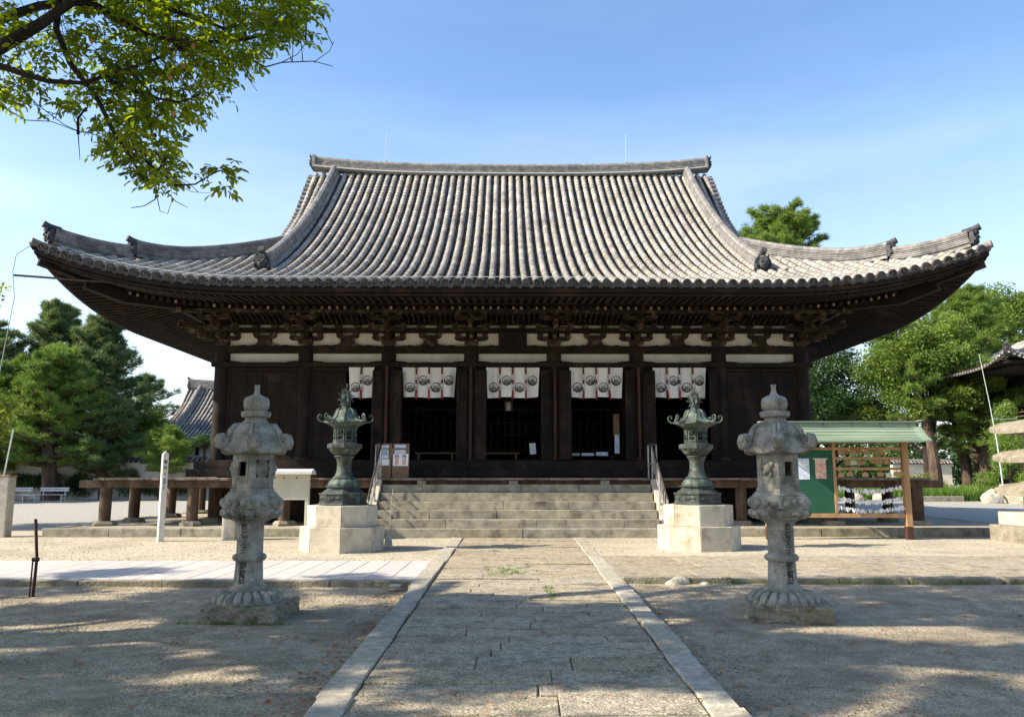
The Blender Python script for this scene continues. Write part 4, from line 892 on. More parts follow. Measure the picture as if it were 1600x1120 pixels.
# ---------------------------------------------------------------- bronze lanterns on octagonal plinths
def bronze_lantern(x, y_, rot, label, sc=1.0):
    t = thing('bronze_lantern', label, 'bronze lantern', (x, y_, 0), 0, 'green bronze lanterns on pale plinths')
    A0 = -PI / 2 + rot; Pl = []
    for (r, z0, z1, nm) in ((0.85, -0.03, 0.475, 'lower_plinth'), (0.71, 0.478, 0.895, 'upper_plinth')):
        p = MB().lathe([(r - 0.03, z0), (r - 0.03, z1 - 0.012)], 8, (0, 0), A0).build(nm, m_grout, t)
        for k in range(8):      # facing slabs
            a0 = A0 + k * PI / 4; a1 = a0 + PI / 4; q = 0.004 / r
            c0, c1 = Vector((math.cos(a0 + q), math.sin(a0 + q), 0)) * r, Vector((math.cos(a1 - q), math.sin(a1 - q), 0)) * r
            i0, i1 = c0 * 0.93, c1 * 0.93
            MB().prism([(c0.x, c0.y), (c1.x, c1.y), (i1.x, i1.y), (i0.x, i0.y)], z0, z1 - 0.001, 'z').build('facing_slab', m_gran, p, bev=0.006)
        MB().lathe([(r * 0.925, z1 - 0.03), (r * 0.925, z1)], 8, (0, 0), A0).build('top_slab', m_gran, p)
    oc = lambda prof, nm, par=t, m=m_brdark, bev=0.006, n=8: MB().lathe(prof, n, (0, 0), A0).build(nm, m, par, bev=bev)
    b = oc([(0.50, 0.897), (0.51, 0.91), (0.50, 0.93), (0.475, 0.94), (0.475, 1.10), (0.50, 1.11), (0.50, 1.135), (0.46, 1.14)], 'base_tier')
    for k in range(8):
        a = A0 + PI / 8 + k * PI / 4; ap = 0.475 * math.cos(PI / 8); Mx = Matrix.Translation((ap * math.cos(a), ap * math.sin(a), 0)) @ Matrix.Rotation(a - PI / 2, 4, 'Z')
        mb = MB(); mb.box(-0.14, 0.14, -0.01, 0.006, 0.955, 1.085, Mx); 
        for q in range(5): c = Mx @ Vector((-0.09 + 0.045 * q, 0.008, 1.0 + 0.045 * random.random())); mb.ball(c, 0.025, 6, 4)
        mb.build('relief_plate', m_brdark, b)
    sm = lambda prof, nm, m=m_brdark, mod=None, n=40: MB().lathe(prof, n, (0, 0), A0, mod).build(nm, m, t, smooth=True)
    oc([(0.44, 1.138), (0.38, 1.19), (0.335, 1.215), (0.335, 1.25), (0.37, 1.26), (0.37, 1.285), (0.31, 1.29)], 'stepped_tier', bev=0)
    sm([(0.31, 1.285), (0.31, 1.32), (0.285, 1.37), (0.25, 1.41), (0.22, 1.425)], 'lotus_tier', m_bronze, lambda a, k: 1 + 0.04 * abs(math.sin(6 * a)), 72)
    sm([(0.235, 1.425), (0.24, 1.445), (0.195, 1.475), (0.168, 1.53), (0.150, 1.63), (0.146, 1.75), (0.17, 1.84), (0.20, 1.87), (0.215, 1.885), (0.205, 1.90), (0.17, 1.905)], 'shaft', m_brdark)
    sm([(0.17, 1.90), (0.22, 1.93), (0.28, 1.99), (0.31, 2.04), (0.31, 2.05)], 'lotus_bowl', m_brdark, lambda a, k: 1 + 0.04 * abs(math.sin(6 * a)), 72)
    md = oc([(0.33, 2.045), (0.36, 2.055), (0.36, 2.14), (0.33, 2.15), (0.28, 2.155)], 'gallery')
    ch = oc([(0.235, 2.155), (0.25, 2.16), (0.25, 2.19), (0.235, 2.20), (0.225, 2.21), (0.225, 2.43), (0.25, 2.45), (0.26, 2.49)], 'light_chamber', bev=0)
    for k in range(8):
        a = A0 + PI / 8 + k * PI / 4; ap = 0.225 * math.cos(PI / 8); Mx = Matrix.Translation((ap * math.cos(a), ap * math.sin(a), 0)) @ Matrix.Rotation(a - PI / 2, 4, 'Z')
        mb = MB()
        for (xa, xb, za, zb) in ((-0.075, -0.058, 2.21, 2.44), (0.058, 0.075, 2.21, 2.44), (-0.058, 0.058, 2.21, 2.23), (-0.058, 0.058, 2.30, 2.315), (-0.058, 0.058, 2.42, 2.44)): mb.box(xa, xb, 0.001, 0.02, za, zb, Mx)
        mb.tube([Mx @ Vector(p) for p in ((-0.04, 0.012, 2.33), (0, 0.02, 2.38), (0.03, 0.015, 2.33), (0.03, 0.012, 2.40), (-0.03, 0.012, 2.41))], 0.012, 5)
        mb.build('openwork_panel', m_bronze, ch)
        MB().box(-0.05, 0.05, 0.001, 0.004, 2.235, 2.415, Mx).build('opening_shade_plate', m_black, ch)  # black plate paints an opening's shade onto the closed chamber face
    # roof
    n = 64; V = []; F = []
    prof = [(0.07, 2.885, 0), (0.12, 2.88, 0), (0.17, 2.85, 0), (0.205, 2.79, 0), (0.235, 2.71, 0.1), (0.29, 2.65, 0.3), (0.38, 2.61, 0.7), (0.45, 2.595, 1), (0.45, 2.57, 1), (0.36, 2.54, 0.6), (0.24, 2.49, 0)]
    for (r, z, hf) in prof:
        for i in range(n):
            a = A0 + 2 * PI * i / n; q = (a - A0) % (PI / 4) - PI / 8; cw = (abs(q) / (PI / 8)) ** 2
            rr = r * (1 - hf * 0.10 * (1 - cw)) * (1 + (0.02 * cw if 1 < 2 else 0)); V.append((rr * math.cos(a), rr * math.sin(a), z + hf * 0.02 * cw))
    for k in range(len(prof) - 1):
        for i in range(n): j = (i + 1) % n; F.append((k * n + i, k * n + j, (k + 1) * n + j, (k + 1) * n + i))
    mb = MB(); mb.add(V, F + [tuple(range(n))[::-1]]); cap = mb.build('lantern_roof', m_bronze, t, smooth=True)
    for k in range(8):
        a = A0 + k * PI / 4; d = Vector((math.cos(a), math.sin(a), 0))
        MB().tube([d * r + Vector((0, 0, z)) for r, z in ((0.13, 2.885), (0.18, 2.86), (0.215, 2.79), (0.245, 2.71), (0.30, 2.655), (0.39, 2.62), (0.46, 2.61))], 0.013, 6).build('roof_rib', m_bronze, cap, smooth=True)
        cu = [(0.43 + 0.0, 2.60), (0.50, 2.605), (0.555, 2.65), (0.565, 2.71), (0.53, 2.75), (0.49, 2.735), (0.485, 2.70), (0.51, 2.69)]
        MB().tube([d * r + Vector((0, 0, z)) for r, z in cu], [0.022, 0.02, 0.02, 0.018, 0.016, 0.014, 0.012, 0.012], 7).build('roof_curl', m_bronze, cap, smooth=True)
        cu2 = [(0.40, 2.61), (0.425, 2.655), (0.41, 2.69), (0.38, 2.69), (0.375, 2.665)]
        MB().tube([d * r + Vector((0, 0, z)) for r, z in cu2], 0.011, 6).build('small_curl', m_bronze, cap, smooth=True)
    oc([(0.08, 2.88), (0.085, 2.885), (0.085, 2.95), (0.10, 2.955), (0.10, 2.985), (0.05, 2.99)], 'finial_box', bev=0)
    fin = MB().ball((0, 0, 3.11), 0.095, 18, 10, (1, 1, 1.15)).build('jewel', m_bronze, t, smooth=True)
    for k in range(4):
        a = A0 + 0.3 + k * PI / 4; d = Vector((math.cos(a), math.sin(a), 0)); mb = MB()
        for q in range(-8, 9):
            f = rad(q * 18); L = 0.17 + (0.05 if q % 2 == 0 else 0) + (0.08 if q == 0 else 0)
            p0 = d * math.sin(f) * 0.10 + Vector((0, 0, 3.11 + math.cos(f) * 0.115)); p1 = d * math.sin(f + 0.12) * L * 0.88 + Vector((0, 0, 3.11 + math.cos(f + 0.12) * L)); mb.tube([p0, (p0 + p1) / 2, p1], [0.014, 0.011, 0.003], 5)
        mb.build('flame_halo', m_bronze, fin)
    return t
bronze_lantern(-3.56, 16.65, rad(10), 'green bronze lantern with curled tips on the pale plinth left of the steps')
bronze_lantern(3.82, 17.0, rad(-10), 'green bronze lantern with curled tips on the pale plinth right of the steps')

# ---------------------------------------------------------------- posts, signs, boards
t = thing('thick_timber_post', 'thick squared weathered timber post at the left edge of the yard', 'post', (-12.78, 20.06, 0), rad(8))
MB().box(-0.2, 0.2, -0.2, 0.2, -0.02, 1.46).build('shaft', m_conc, t, bev=0.02); MB().box(-0.21, 0.21, -0.21, 0.21, 1.462, 1.50).build('cap', m_honey, t, bev=0.01)
t = thing('iron_stake', 'thin rusty iron stake leaning slightly in the sand at the left', 'stake', (-6.39, 10.85, -0.10))
MB().tube([(0, 0, -0.05), (0.01, 0, 0.5), (-0.05, 0, 1.02)], [0.02, 0.02, 0.02], 8).build('rod', m_woodr, t); MB().tube([(-0.035, -0.02, 0), (-0.03, -0.02, 0.48)], 0.012, 6).build('short_rod', m_bark, t); MB().tube([(-0.045, 0, 0.49), (0.035, 0, 0.49)], 0.03, 6).build('binding', m_black, t)
t = thing('lettered_post', 'slim white wooden post with black writing and a pointed top before the deck', 'sign post', (-8.2, 18.73, 0), rad(38))
mb = MB().box(-0.064, 0.064, -0.064, 0.064, -0.02, 1.98); mb.build('shaft', m_white, t, bev=0.006)
MB().add([(-0.064, -0.064, 1.982), (0.064, -0.064, 1.982), (0.064, 0.064, 1.982), (-0.064, 0.064, 1.982), (0, 0, 2.07)], [(0, 1, 4), (1, 2, 4), (2, 3, 4), (3, 0, 4), (3, 2, 1, 0)]).build('pointed_top', m_white, t)
for i, (ch, s_, z) in enumerate((('重', 0.09, 1.80), ('目', 0.09, 1.67), ('上', 0.09, 1.54), ('本', 0.065, 1.40), ('堂', 0.065, 1.33), ('一', 0.065, 1.27), ('棟', 0.065, 1.20))):
    v, f = glyph(ch, s_); me = bpy.data.meshes.new('character'); me.from_pydata([(a, -0.067, b + z) for a, b, c in v], [], f); me.materials.append(m_ink); link('character', me, t)
tag(MB().box(-0.15, 0.15, -0.14, 0.14, -0.03, 0.98).build('stone_marker', m_conc, None, bev=0.012, loc=(-6.78, 19.25, 0)), 'plain square pale stone marker behind the left stone lantern', 'stone marker')
t = thing('notice_case', 'cream notice board on two legs under a small white roof, between the left lanterns', 'notice board', (-5.62, 19.2, 0))
MB().box(-0.78, 0.70, -0.05, 0.03, 0.92, 1.52).build('board', m_cream, t, bev=0.006)
for x in (-0.72, 0.66): MB().box(x - 0.045, x + 0.045, -0.04, 0.06, -0.03, 1.56).build('leg', m_honey if x < 0 else m_cream, t, bev=0.005)
MB().prism([(-0.22, 1.52), (0.2, 1.52), (0.2, 1.57), (0.0, 1.65), (-0.22, 1.59)], -0.86, 0.80, 'x').build('roof', m_white, t, bev=0.005)
for q in (-0.22, -0.12, 0.1, 0.4): MB().lathe([(0.018, -0.01), (0.018, 0.01)], 8).build('pin', m_black, t, loc=(q, -0.055, 1.44), rot=(PI / 2, 0, 0))
for r in range(5):
    for q in range(17): MB().box(-0.62 + 0.075 * q, -0.62 + 0.075 * q + random.uniform(0.02, 0.05), -0.0525, -0.0505, 1.30 - 0.07 * r, 1.325 - 0.07 * r).build('faded_line', m_cream, t)
# brown folding board on the deck with posted papers
def quadm(name, m, x0, x1, z0, z1, y_, parent, mtx=None): return MB().box(x0, x1, y_ - 0.003, y_, z0, z1, mtx).build(name, m, parent)
HT = Matrix.Translation((HX, HY0, 0)) @ Matrix.Rotation(HR, 4, 'Z')
p = HT @ Vector((-3.25, -1.62, DZ))
t = thing('folding_notice_stand', 'brown folding stand with posted papers on the deck beside the left handrail', 'notice stand', tuple(p), HR)
for k, (xa, xb) in enumerate(((-0.42, -0.035), (0.0, 0.44))):
    Mt = Matrix.Rotation(rad(-9), 4, 'X')
    b = MB().box(xa, xb, -0.012, 0.012, 0.0, 0.93, Mt).build('board', m_card, t, bev=0.004)
    if k == 0: quadm('notice_paper', m_bpaper, xa + 0.06, xa + 0.30, 0.52, 0.88, -0.014, b, Mt); quadm('notice_picture', m_grprint, xa + 0.09, xa + 0.27, 0.60, 0.80, -0.019, b, Mt); quadm('notice_paper', m_paper, xa + 0.03, xa + 0.33, 0.33, 0.50, -0.014, b, Mt)
    else:
        quadm('notice_paper', m_bpaper, xa + 0.05, xa + 0.34, 0.66, 0.89, -0.014, b, Mt)
        for r in range(4): quadm('text_line', m_grprint, xa + 0.08, xa + 0.30, 0.70 + 0.045 * r, 0.712 + 0.045 * r, -0.019, b, Mt)
        q = quadm('picture_notice', m_paper, xa + 0.01, xa + 0.42, 0.32, 0.645, -0.014, b, Mt)
        for cx in (0.11, 0.31):
            mb = MB(); mb.lathe([(0.055, 0), (0.055, 0.002)], 14); mb.v = [tuple(Mt @ Vector((xa + cx + v[0], -0.018 - v[2], 0.565 + v[1]))) for v in mb.v]; mb.build('drawn_head', m_ink, b)
            mb = MB(); mb.lathe([(0.042, 0), (0.042, 0.002)], 14); mb.v = [tuple(Mt @ Vector((xa + cx + v[0], -0.022 - v[2], 0.55 + v[1]))) for v in mb.v]; mb.build('drawn_face', m_rpaper, b)
            quadm('drawn_body', m_skin, xa + cx - 0.045, xa + cx + 0.045, 0.35, 0.505, -0.018, b, Mt)
MB().box(-0.42, 0.44, 0.10, 0.14, 0.0, 0.8).build('rear_support', m_card, t)
def hallthing(name, label, cat, x, y_, z, rz=0): return thing(name, label, cat, tuple(HT @ Vector((x, y_, z))), HR + rz)
t = hallthing('slanted_sign', 'small white sign card standing by the right side of the central doorway', 'sign', 0.62, 0.3, FZ); MB().box(-0.09, 0.09, -0.01, 0.01, 0.18, 0.5, Matrix.Rotation(rad(-5), 4, 'Y')).build('card', m_paper, t); MB().box(-0.02, 0.02, 0.012, 0.04, 0, 0.4).build('stem', m_wood, t)
for (x, l, w_) in ((-2.3, 'low wooden bench inside the doorway left of the centre', 1.2), (-0.35, 'low wooden bench inside the central doorway', 1.1)):
    t = hallthing('low_bench', l, 'bench', x, 0.8, FZ); t['group'] = 'low benches inside the doorways'
    MB().box(-w_ / 2, w_ / 2, -0.15, 0.15, 0.20, 0.24).build('top', m_card, t, bev=0.004)
    for q in (-w_ / 2 + 0.1, w_ / 2 - 0.1): MB().box(q - 0.03, q + 0.03, -0.12, 0.12, 0, 0.198).build('leg', m_card, t)
t = hallthing('hanging_lantern', 'small dark metal lantern hanging inside the central doorway below the curtain', 'lantern', -0.12, 0.9, 3.42)
MB().lathe([(0.10, 0.0), (0.13, 0.02), (0.13, 0.26), (0.10, 0.28)], 6).build('body', m_steel, t, bev=0.004); MB().lathe([(0.20, 0.28), (0.19, 0.30), (0.06, 0.40), (0.02, 0.46)], 6).build('cap', m_brdark, t); MB().tube([(0, 0, 0.45), (0, 0, 1.5)], 0.008, 5).build('chain', m_brdark, t)
for b in range(2, 6):
    xa, xb = XP[b] + 0.2, XP[b + 1] - 0.2; sc_ = bx('inner_lattice_frame', m_wood, xa, xb, 2.50, 2.56, 3.55, 3.66)
    for q in range(9): bx('lattice_bar', m_wood, xa + (xb - xa) * (q + 0.5) / 9 - 0.02, xa + (xb - xa) * (q + 0.5) / 9 + 0.02, 2.51, 2.55, FZ, 3.55, sc_, 0)
    for z_ in (2.3, 2.75, 3.15): bx('lattice_rail', m_wood, xa, xb, 2.47, 2.508, z_, z_ + 0.05, sc_, 0)
t = hallthing('small_box', 'small brown box on the floor at the left of the central doorway', 'box', -0.95, 0.4, FZ); MB().box(-0.15, 0.15, -0.1, 0.1, 0, 0.12).build('body', m_honey, t, bev=0.004); MB().box(-0.16, 0.16, -0.11, 0.11, 0.122, 0.145).build('lid', m_card, t)
t = hallthing('hanging_poster', 'narrow hanging poster with a blue lower half in the doorway right of the centre', 'poster', 3.05, 0.25, FZ); MB().box(-0.09, 0.09, -0.004, 0.004, 0.75, 1.35).build('upper_sheet', m_card, t); MB().box(-0.06, 0.08, -0.008, -0.0045, 0.2, 0.748).build('blue_sheet', m_bpaper, t)
t = hallthing('display_table', 'low table with pale blue goods in the doorway right of the centre', 'table', 2.3, 0.35, FZ); MB().box(-0.7, 0.7, -0.15, 0.15, 0.10, 0.13).build('top', m_wood, t)
for q in (-0.6, 0.6): MB().box(q - 0.03, q + 0.03, -0.12, 0.12, 0, 0.098).build('leg', m_wood, t)
for k, (x, m_, wd) in enumerate(((1.75, m_cream, 0.42), (2.2, m_bpaper, 0.36), (2.62, m_bpaper, 0.34))):
    o = MB().box(-wd / 2, wd / 2, -0.1, 0.1, 0, 0.08 + 0.03 * (k == 2)).build('goods_tray', m_, None, bev=0.004, loc=tuple(HT @ Vector((x, 0.35, FZ + 0.132)))); tag(o, ('cream tray at the left end of the display table', 'thin pale blue tray in the middle of the display table', 'taller pale blue tray at the right end of the display table')[k], 'tray')
t = thing('concrete_weight', 'small tapered concrete block at the right foot of the left bronze lantern plinth', 'concrete block', (-2.72, 17.35, 0)); MB().lathe([(0.12, -0.01), (0.085, 0.2)], 4, (0, 0), PI / 4).build('block', m_conc, t, bev=0.008); MB().tube([(0, 0, 0.2), (0.005, 0.3, 1.0), (0.0, 0.5, 1.2)], 0.003, 5).build('thin_rod', m_wire, t)

# votive tablet rack
ex, ey = 7.65, 19.37
rack = thing('votive_tablet_rack', 'timber votive tablet rack with a green copper roof and green board', 'votive rack', (ex, ey, 0))
for x in (-1.62, 1.70): 
    p = MB().box(x - 0.07, x + 0.07, -0.07, 0.07, 0.29, 2.4).build('post', m_honey, rack, bev=0.006); MB().box(x - 0.073, x + 0.073, -0.073, 0.073, -0.03, 0.288).build('post_foot', m_woodr, p, bev=0.004)
MB().box(-0.035, 0.035, -0.04, 0.04, 0.60, 2.35).build('middle_post', m_honey, rack, bev=0.005)
for (z0, z1, xa, xb) in ((0.50, 0.60, -1.55, 1.63), (2.10, 2.165, -1.55, 1.63), (1.87, 1.935, 0.035, 1.63), (1.62, 1.685, 0.035, 1.63)):
    MB().box(xa, xb, -0.035, 0.035, z0, z1).build('rail', m_honey, rack, bev=0.005)
    if z0 > 1: MB().box(xa if xa > -1 else 0.04, xb, 0.06, 0.085, z0 + 0.0, z1).build('rail', m_honey, rack, bev=0.004)
MB().box(-1.54, -0.045, -0.02, 0.02, 0.61, 2.095).build('green_board', m_gboard, rack)
MB().box(-1.7, 2.05, -0.03, 0.03, 2.40, 2.47).build('ridge_beam', m_honey, rack)
for k in range(20):
    x = -1.62 + k * 0.185
    MB().box(x - 0.018, x + 0.018, -0.36, 0.36, -0.018, 0.018, Matrix.Translation((0, 0, 2.325))).build('roof_rafter', m_honey, rack)
rf_ = MB(); prof = [(-0.56, 2.30), (-0.38, 2.38), (-0.22, 2.50), (-0.09, 2.64), (0.09, 2.64), (0.22, 2.50), (0.38, 2.38), (0.56, 2.30)]
V = prof + [(a, b - 0.03) for a, b in prof[::-1]]
xs = [-1.74, -1.66, 1.9, 2.02, 2.12]; 
def rsec(x, k): return [(x, a, b + (0.02 if x > 1.95 or x < -1.7 else 0)) for a, b in V]
vv = []; 
for x in xs: vv += rsec(x, 0)
n = len(V); fs = [tuple(range(n)), tuple(range((len(xs) - 1) * n, len(xs) * n))[::-1]]
for k in range(len(xs) - 1):
    for i in range(n): fs.append((k * n + i, k * n + (i + 1) % n, (k + 1) * n + (i + 1) % n, (k + 1) * n + i))
rf = rf_.add(vv, fs).build('copper_roof', m_copper, rack)
for k in range(5):   # standing laps of the copper sheets
    a0, b0 = (-0.50, 2.328), (-0.10, 2.63); tt = (k + 0.5) / 5; i = min(int(tt * 3), 2); pa, pb = prof[i], prof[i + 1]; f = tt * 3 - i
    MB().box(-1.73, 2.10, -0.006, 0.006, 0.001, 0.012, Matrix.Translation((0, pa[0] + (pb[0] - pa[0]) * f, pa[1] + (pb[1] - pa[1]) * f))).build('sheet_lap', m_copper, rf)
MB().box(-1.72, 2.0, -0.10, 0.10, 2.645, 2.76).build('ridge_box', m_copper, rf, bev=0.004); MB().add([(-1.76, -0.13, 2.762), (2.0, -0.13, 2.762), (2.16, -0.13, 2.80), (2.16, 0.13, 2.80), (2.0, 0.13, 2.762), (-1.76, 0.13, 2.762), (-1.76, -0.13, 2.79), (2.0, -0.13, 2.79), (2.16, -0.13, 2.83), (2.16, 0.13, 2.83), (2.0, 0.13, 2.79), (-1.76, 0.13, 2.79)],
    [(0, 1, 4, 5), (1, 2, 3, 4), (6, 7, 10, 11), (7, 8, 9, 10), (0, 1, 7, 6), (1, 2, 8, 7), (2, 3, 9, 8), (3, 4, 10, 9), (4, 5, 11, 10), (5, 0, 6, 11)]).build('ridge_cap', m_copper, rf)
for k in range(6): MB().box(-1.6 + k * 0.68, -1.585 + k * 0.68, -0.108, -0.102, 2.65, 2.76).build('seam', m_bronze, rf)
# papers on the green board
o = MB().box(-0.14, 0.14, -0.004, 0.0, -0.25, 0.25).build('notice_sheet', m_bpaper, None, loc=(ex - 0.74, ey - 0.024, 1.65)); tag(o, 'white and blue printed notice pinned on the green board, left of the reddish one', 'poster')
o = MB().box(-0.13, 0.13, -0.004, 0.0, -0.24, 0.22).build('notice_sheet', m_rpaper, None, loc=(ex - 0.33, ey - 0.024, 1.66)); tag(o, 'reddish printed notice hanging from a white strip on the green board', 'poster')
MB().box(-0.17, 0.17, -0.012, 0.0, 0.222, 0.24).build('hanging_strip', m_paper, o)
# votive tablets
em = MB().prism([(-0.075, 0), (0.075, 0), (0.075, 0.085), (0, 0.115), (-0.075, 0.085)], -0.006, 0.006).mesh('votive_tablet', m_honey, bev=0.001)
em2 = em.copy(); em2.materials[0] = m_cream
spots = []
for row, (z, xs_, yy) in enumerate(((1.995, [0.2, 0.32, 0.5, 0.66, 0.83, 1.05, 1.2], 0.045), (1.75, [0.35, 0.5, 0.68, 0.98, 1.12, 1.3], 0.045), (1.47, [0.14, 0.36, 0.72, 1.08, 1.28, 1.47, 1.6], -0.05), (2.03, [0.45], -0.05))):
    for i, x in enumerate(xs_): spots.append((x, yy, z + random.uniform(-0.03, 0.03), row, i, len(xs_)))
rows = ('in the top row of the rack', 'in the second row of the rack', 'in the lowest row of the rack', '')
for (x, yy, z, row, i, n_) in spots:
    o = link('votive_tablet', em2 if (row, i) in ((1, 1), (2, 4)) else em, None, loc=(ex + x, ey + yy, z), rot=(0, rad(random.uniform(-6, 6)), 0))
    tag(o, ('%s wooden votive tablet from the left, %s' % (('first', 'second', 'third', 'fourth', 'fifth', 'sixth', 'seventh')[i], rows[row]) if row < 3 else 'wooden votive tablet hanging over the front of the top rail of the rack'), 'votive tablet', 'votive tablets on the rack')
    MB().tube([(0, 0, 0.09), (0, 0.0, 0.17)], 0.004, 4).build('cord', m_red, o)
for k, (z, sag) in enumerate(((1.22, 0.10), (0.96, 0.09), (0.75, 0.10))):
    t = thing('fortune_paper_string', ('uppermost', 'middle', 'lowest')[k] + ' of the three strings of knotted white fortune papers on the rack', 'fortune papers', (ex, ey, 0), 0, 'strings of fortune papers')
    zf = lambda x: z - sag * (1 - ((x - 0.83) / 0.79) ** 2)
    MB().tube([(x, 0, zf(x) + 0.02) for x in np.linspace(0.04, 1.62, 14)], 0.005, 5).build('string', m_cream, t)
    mb = MB()
    for q in range(95):
        x = random.uniform(0.06, 1.6); a = random.uniform(-0.6, 0.6); l = random.uniform(0.04, 0.10); y0 = random.uniform(-0.03, 0.03); wq = random.uniform(0.008, 0.016)
        Mt = Matrix.Translation((x, y0, zf(x) + random.uniform(0, 0.045))) @ Matrix.Rotation(a, 4, 'Y') @ Matrix.Rotation(random.uniform(-0.9, 0.9), 4, 'Z')
        mb.box(-wq, wq, -0.006, 0.006, -l, 0.012, Mt)
    stuff(mb.build('knotted_papers', m_paper, t))

# tiered stone pagoda, right edge
t = thing('stone_pagoda', 'tiered stone pagoda with several spreading stone roofs at the right edge of the photo', 'stone pagoda', (12.3, 18.3, 0))
MB().box(-1.12, 1.12, -0.95, 0.95, -0.03, 0.36).build('base_block', m_lich, t, bev=0.02, seg=2); MB().box(-0.98, 0.98, -0.8, 0.8, 0.362, 0.66).build('base_block', m_rock, t, bev=0.02, seg=2)
MB().box(-0.55, 0.55, -0.5, 0.5, 0.662, 1.05).build('body_block', m_lich, t, bev=0.02)
z = 1.02
for k in range(5):
    Rw = (0.93, 0.92, 0.93, 0.32, 0.3)[k]; hh = 0.45 if k == 0 else 0.36; V = []; F = []; n = 12
    pr = [(Rw * 0.45, 0), (Rw, 0.0), (Rw * 1.0, 0.11), (Rw * 0.82, 0.21), (Rw * 0.6, 0.31), (Rw * 0.36, hh)]
    for (r, zz_) in pr:
        for side in range(4):
            for i in range(n):
                u = -1 + 2 * i / n; x, yy = u * r, -r; lf = 0.07 * abs(u) ** 3 if r > Rw * 0.7 else 0
                for _ in range(side): x, yy = -yy, x
                V.append((x, yy, z + zz_ + lf))
    m4 = 4 * n
    for q in range(len(pr) - 1):
        for i in range(m4): j = (i + 1) % m4; F.append((q * m4 + i, q * m4 + j, (q + 1) * m4 + j, (q + 1) * m4 + i))
    MB().add(V, F + [tuple(range(m4))[::-1], tuple((len(pr) - 1) * m4 + i for i in range(m4))]).build('tier_roof', m_lich, t, smooth=True)
    z += hh; wb = (0.5, 0.46, 0.25, 0.22, 0.2)[k]; MB().box(-wb, wb, -wb, wb, z - 0.01, z + 0.33).build('tier_block', m_stone, t, bev=0.01); z += 0.31

# wires and rods
def wire(name, pts, r, label, cat, m=m_wire, rods=None):
    o = MB().tube(pts, r, 5).build(name, m); tag(o, label, cat); return o
wire('lightning_wire', [tuple(HT @ Vector(p)) for p in ((-12.1, -3.55, 7.35), (-12.55, -3.6, 7.0), (-12.6, -3.6, 6.55), (-12.5, -3.6, 5.9), (-12.9, -3.5, 2.6))] + [(-12.98, 20.0, 1.55)], 0.011, 'thin lightning conductor wire hanging from the left corner of the temple roof', 'wire')
t = thing('conductor_rod', 'pale conductor rod rising from the timber post at the left edge', 'rod', (-12.82, 20.1, 1.5)); MB().tube([(0, 0, 0), (0.12, 0.02, 1.15)], 0.022, 6).build('tube', m_wire, t)
t = hallthing('wire_bracket', 'short steel arm holding the conductor wire off the left eave corner', 'bracket', -11.2, -3.1, 6.45); MB().tube([(0.6, 0.4, 0.06), (-1.38, -0.48, 0.02)], 0.03, 6).build('arm', m_dsteel, t)
for x, lab in ((-5.05, 'left'), (4.68, 'right')):
    t = hallthing('ridge_antenna', 'thin upright rod on the %s half of the main roof ridge' % lab, 'rod', x, CYL, ridge_z(x) + 0.5); t['group'] = 'rods on the roof ridge'
    MB().tube([(0, 0, 0), (0, 0, 1.28)], 0.010, 5).build('rod', m_wire, t); MB().lathe([(0.05, 0), (0.05, 0.06), (0.02, 0.1)], 8).build('foot', m_ridge, t)
pts = [tuple(HT @ (R.pt(0, u, 0.28) + Vector(off) + Vector((0, 0, 0.15)))) for u in np.linspace(-11.6, 11.6, 60)]
wire('eave_wire', pts, 0.008, 'long thin pale wire running along the front edge of the temple roof tiles', 'wire')
t = thing('conductor_pole', 'thin pale conductor pole on a stone foot beside the bell tower at the right', 'pole', (26.9, 44.6, 0)); MB().tube([(0, 0, 0), (-0.15, 0, 3.2), (-0.38, 0, 5.4), (-0.62, 0.2, 8.3)], [0.04, 0.035, 0.02, 0.014], 6).build('pole', m_wire, t); MB().lathe([(0.3, 0), (0.22, 0.95), (0.2, 1.0)], 8).build('stone_foot', m_rock, t); MB().tube([(-0.3, 0, 4.6), (2.0, 1.5, 4.7)], 0.02, 5).build('brace', m_wire, t)

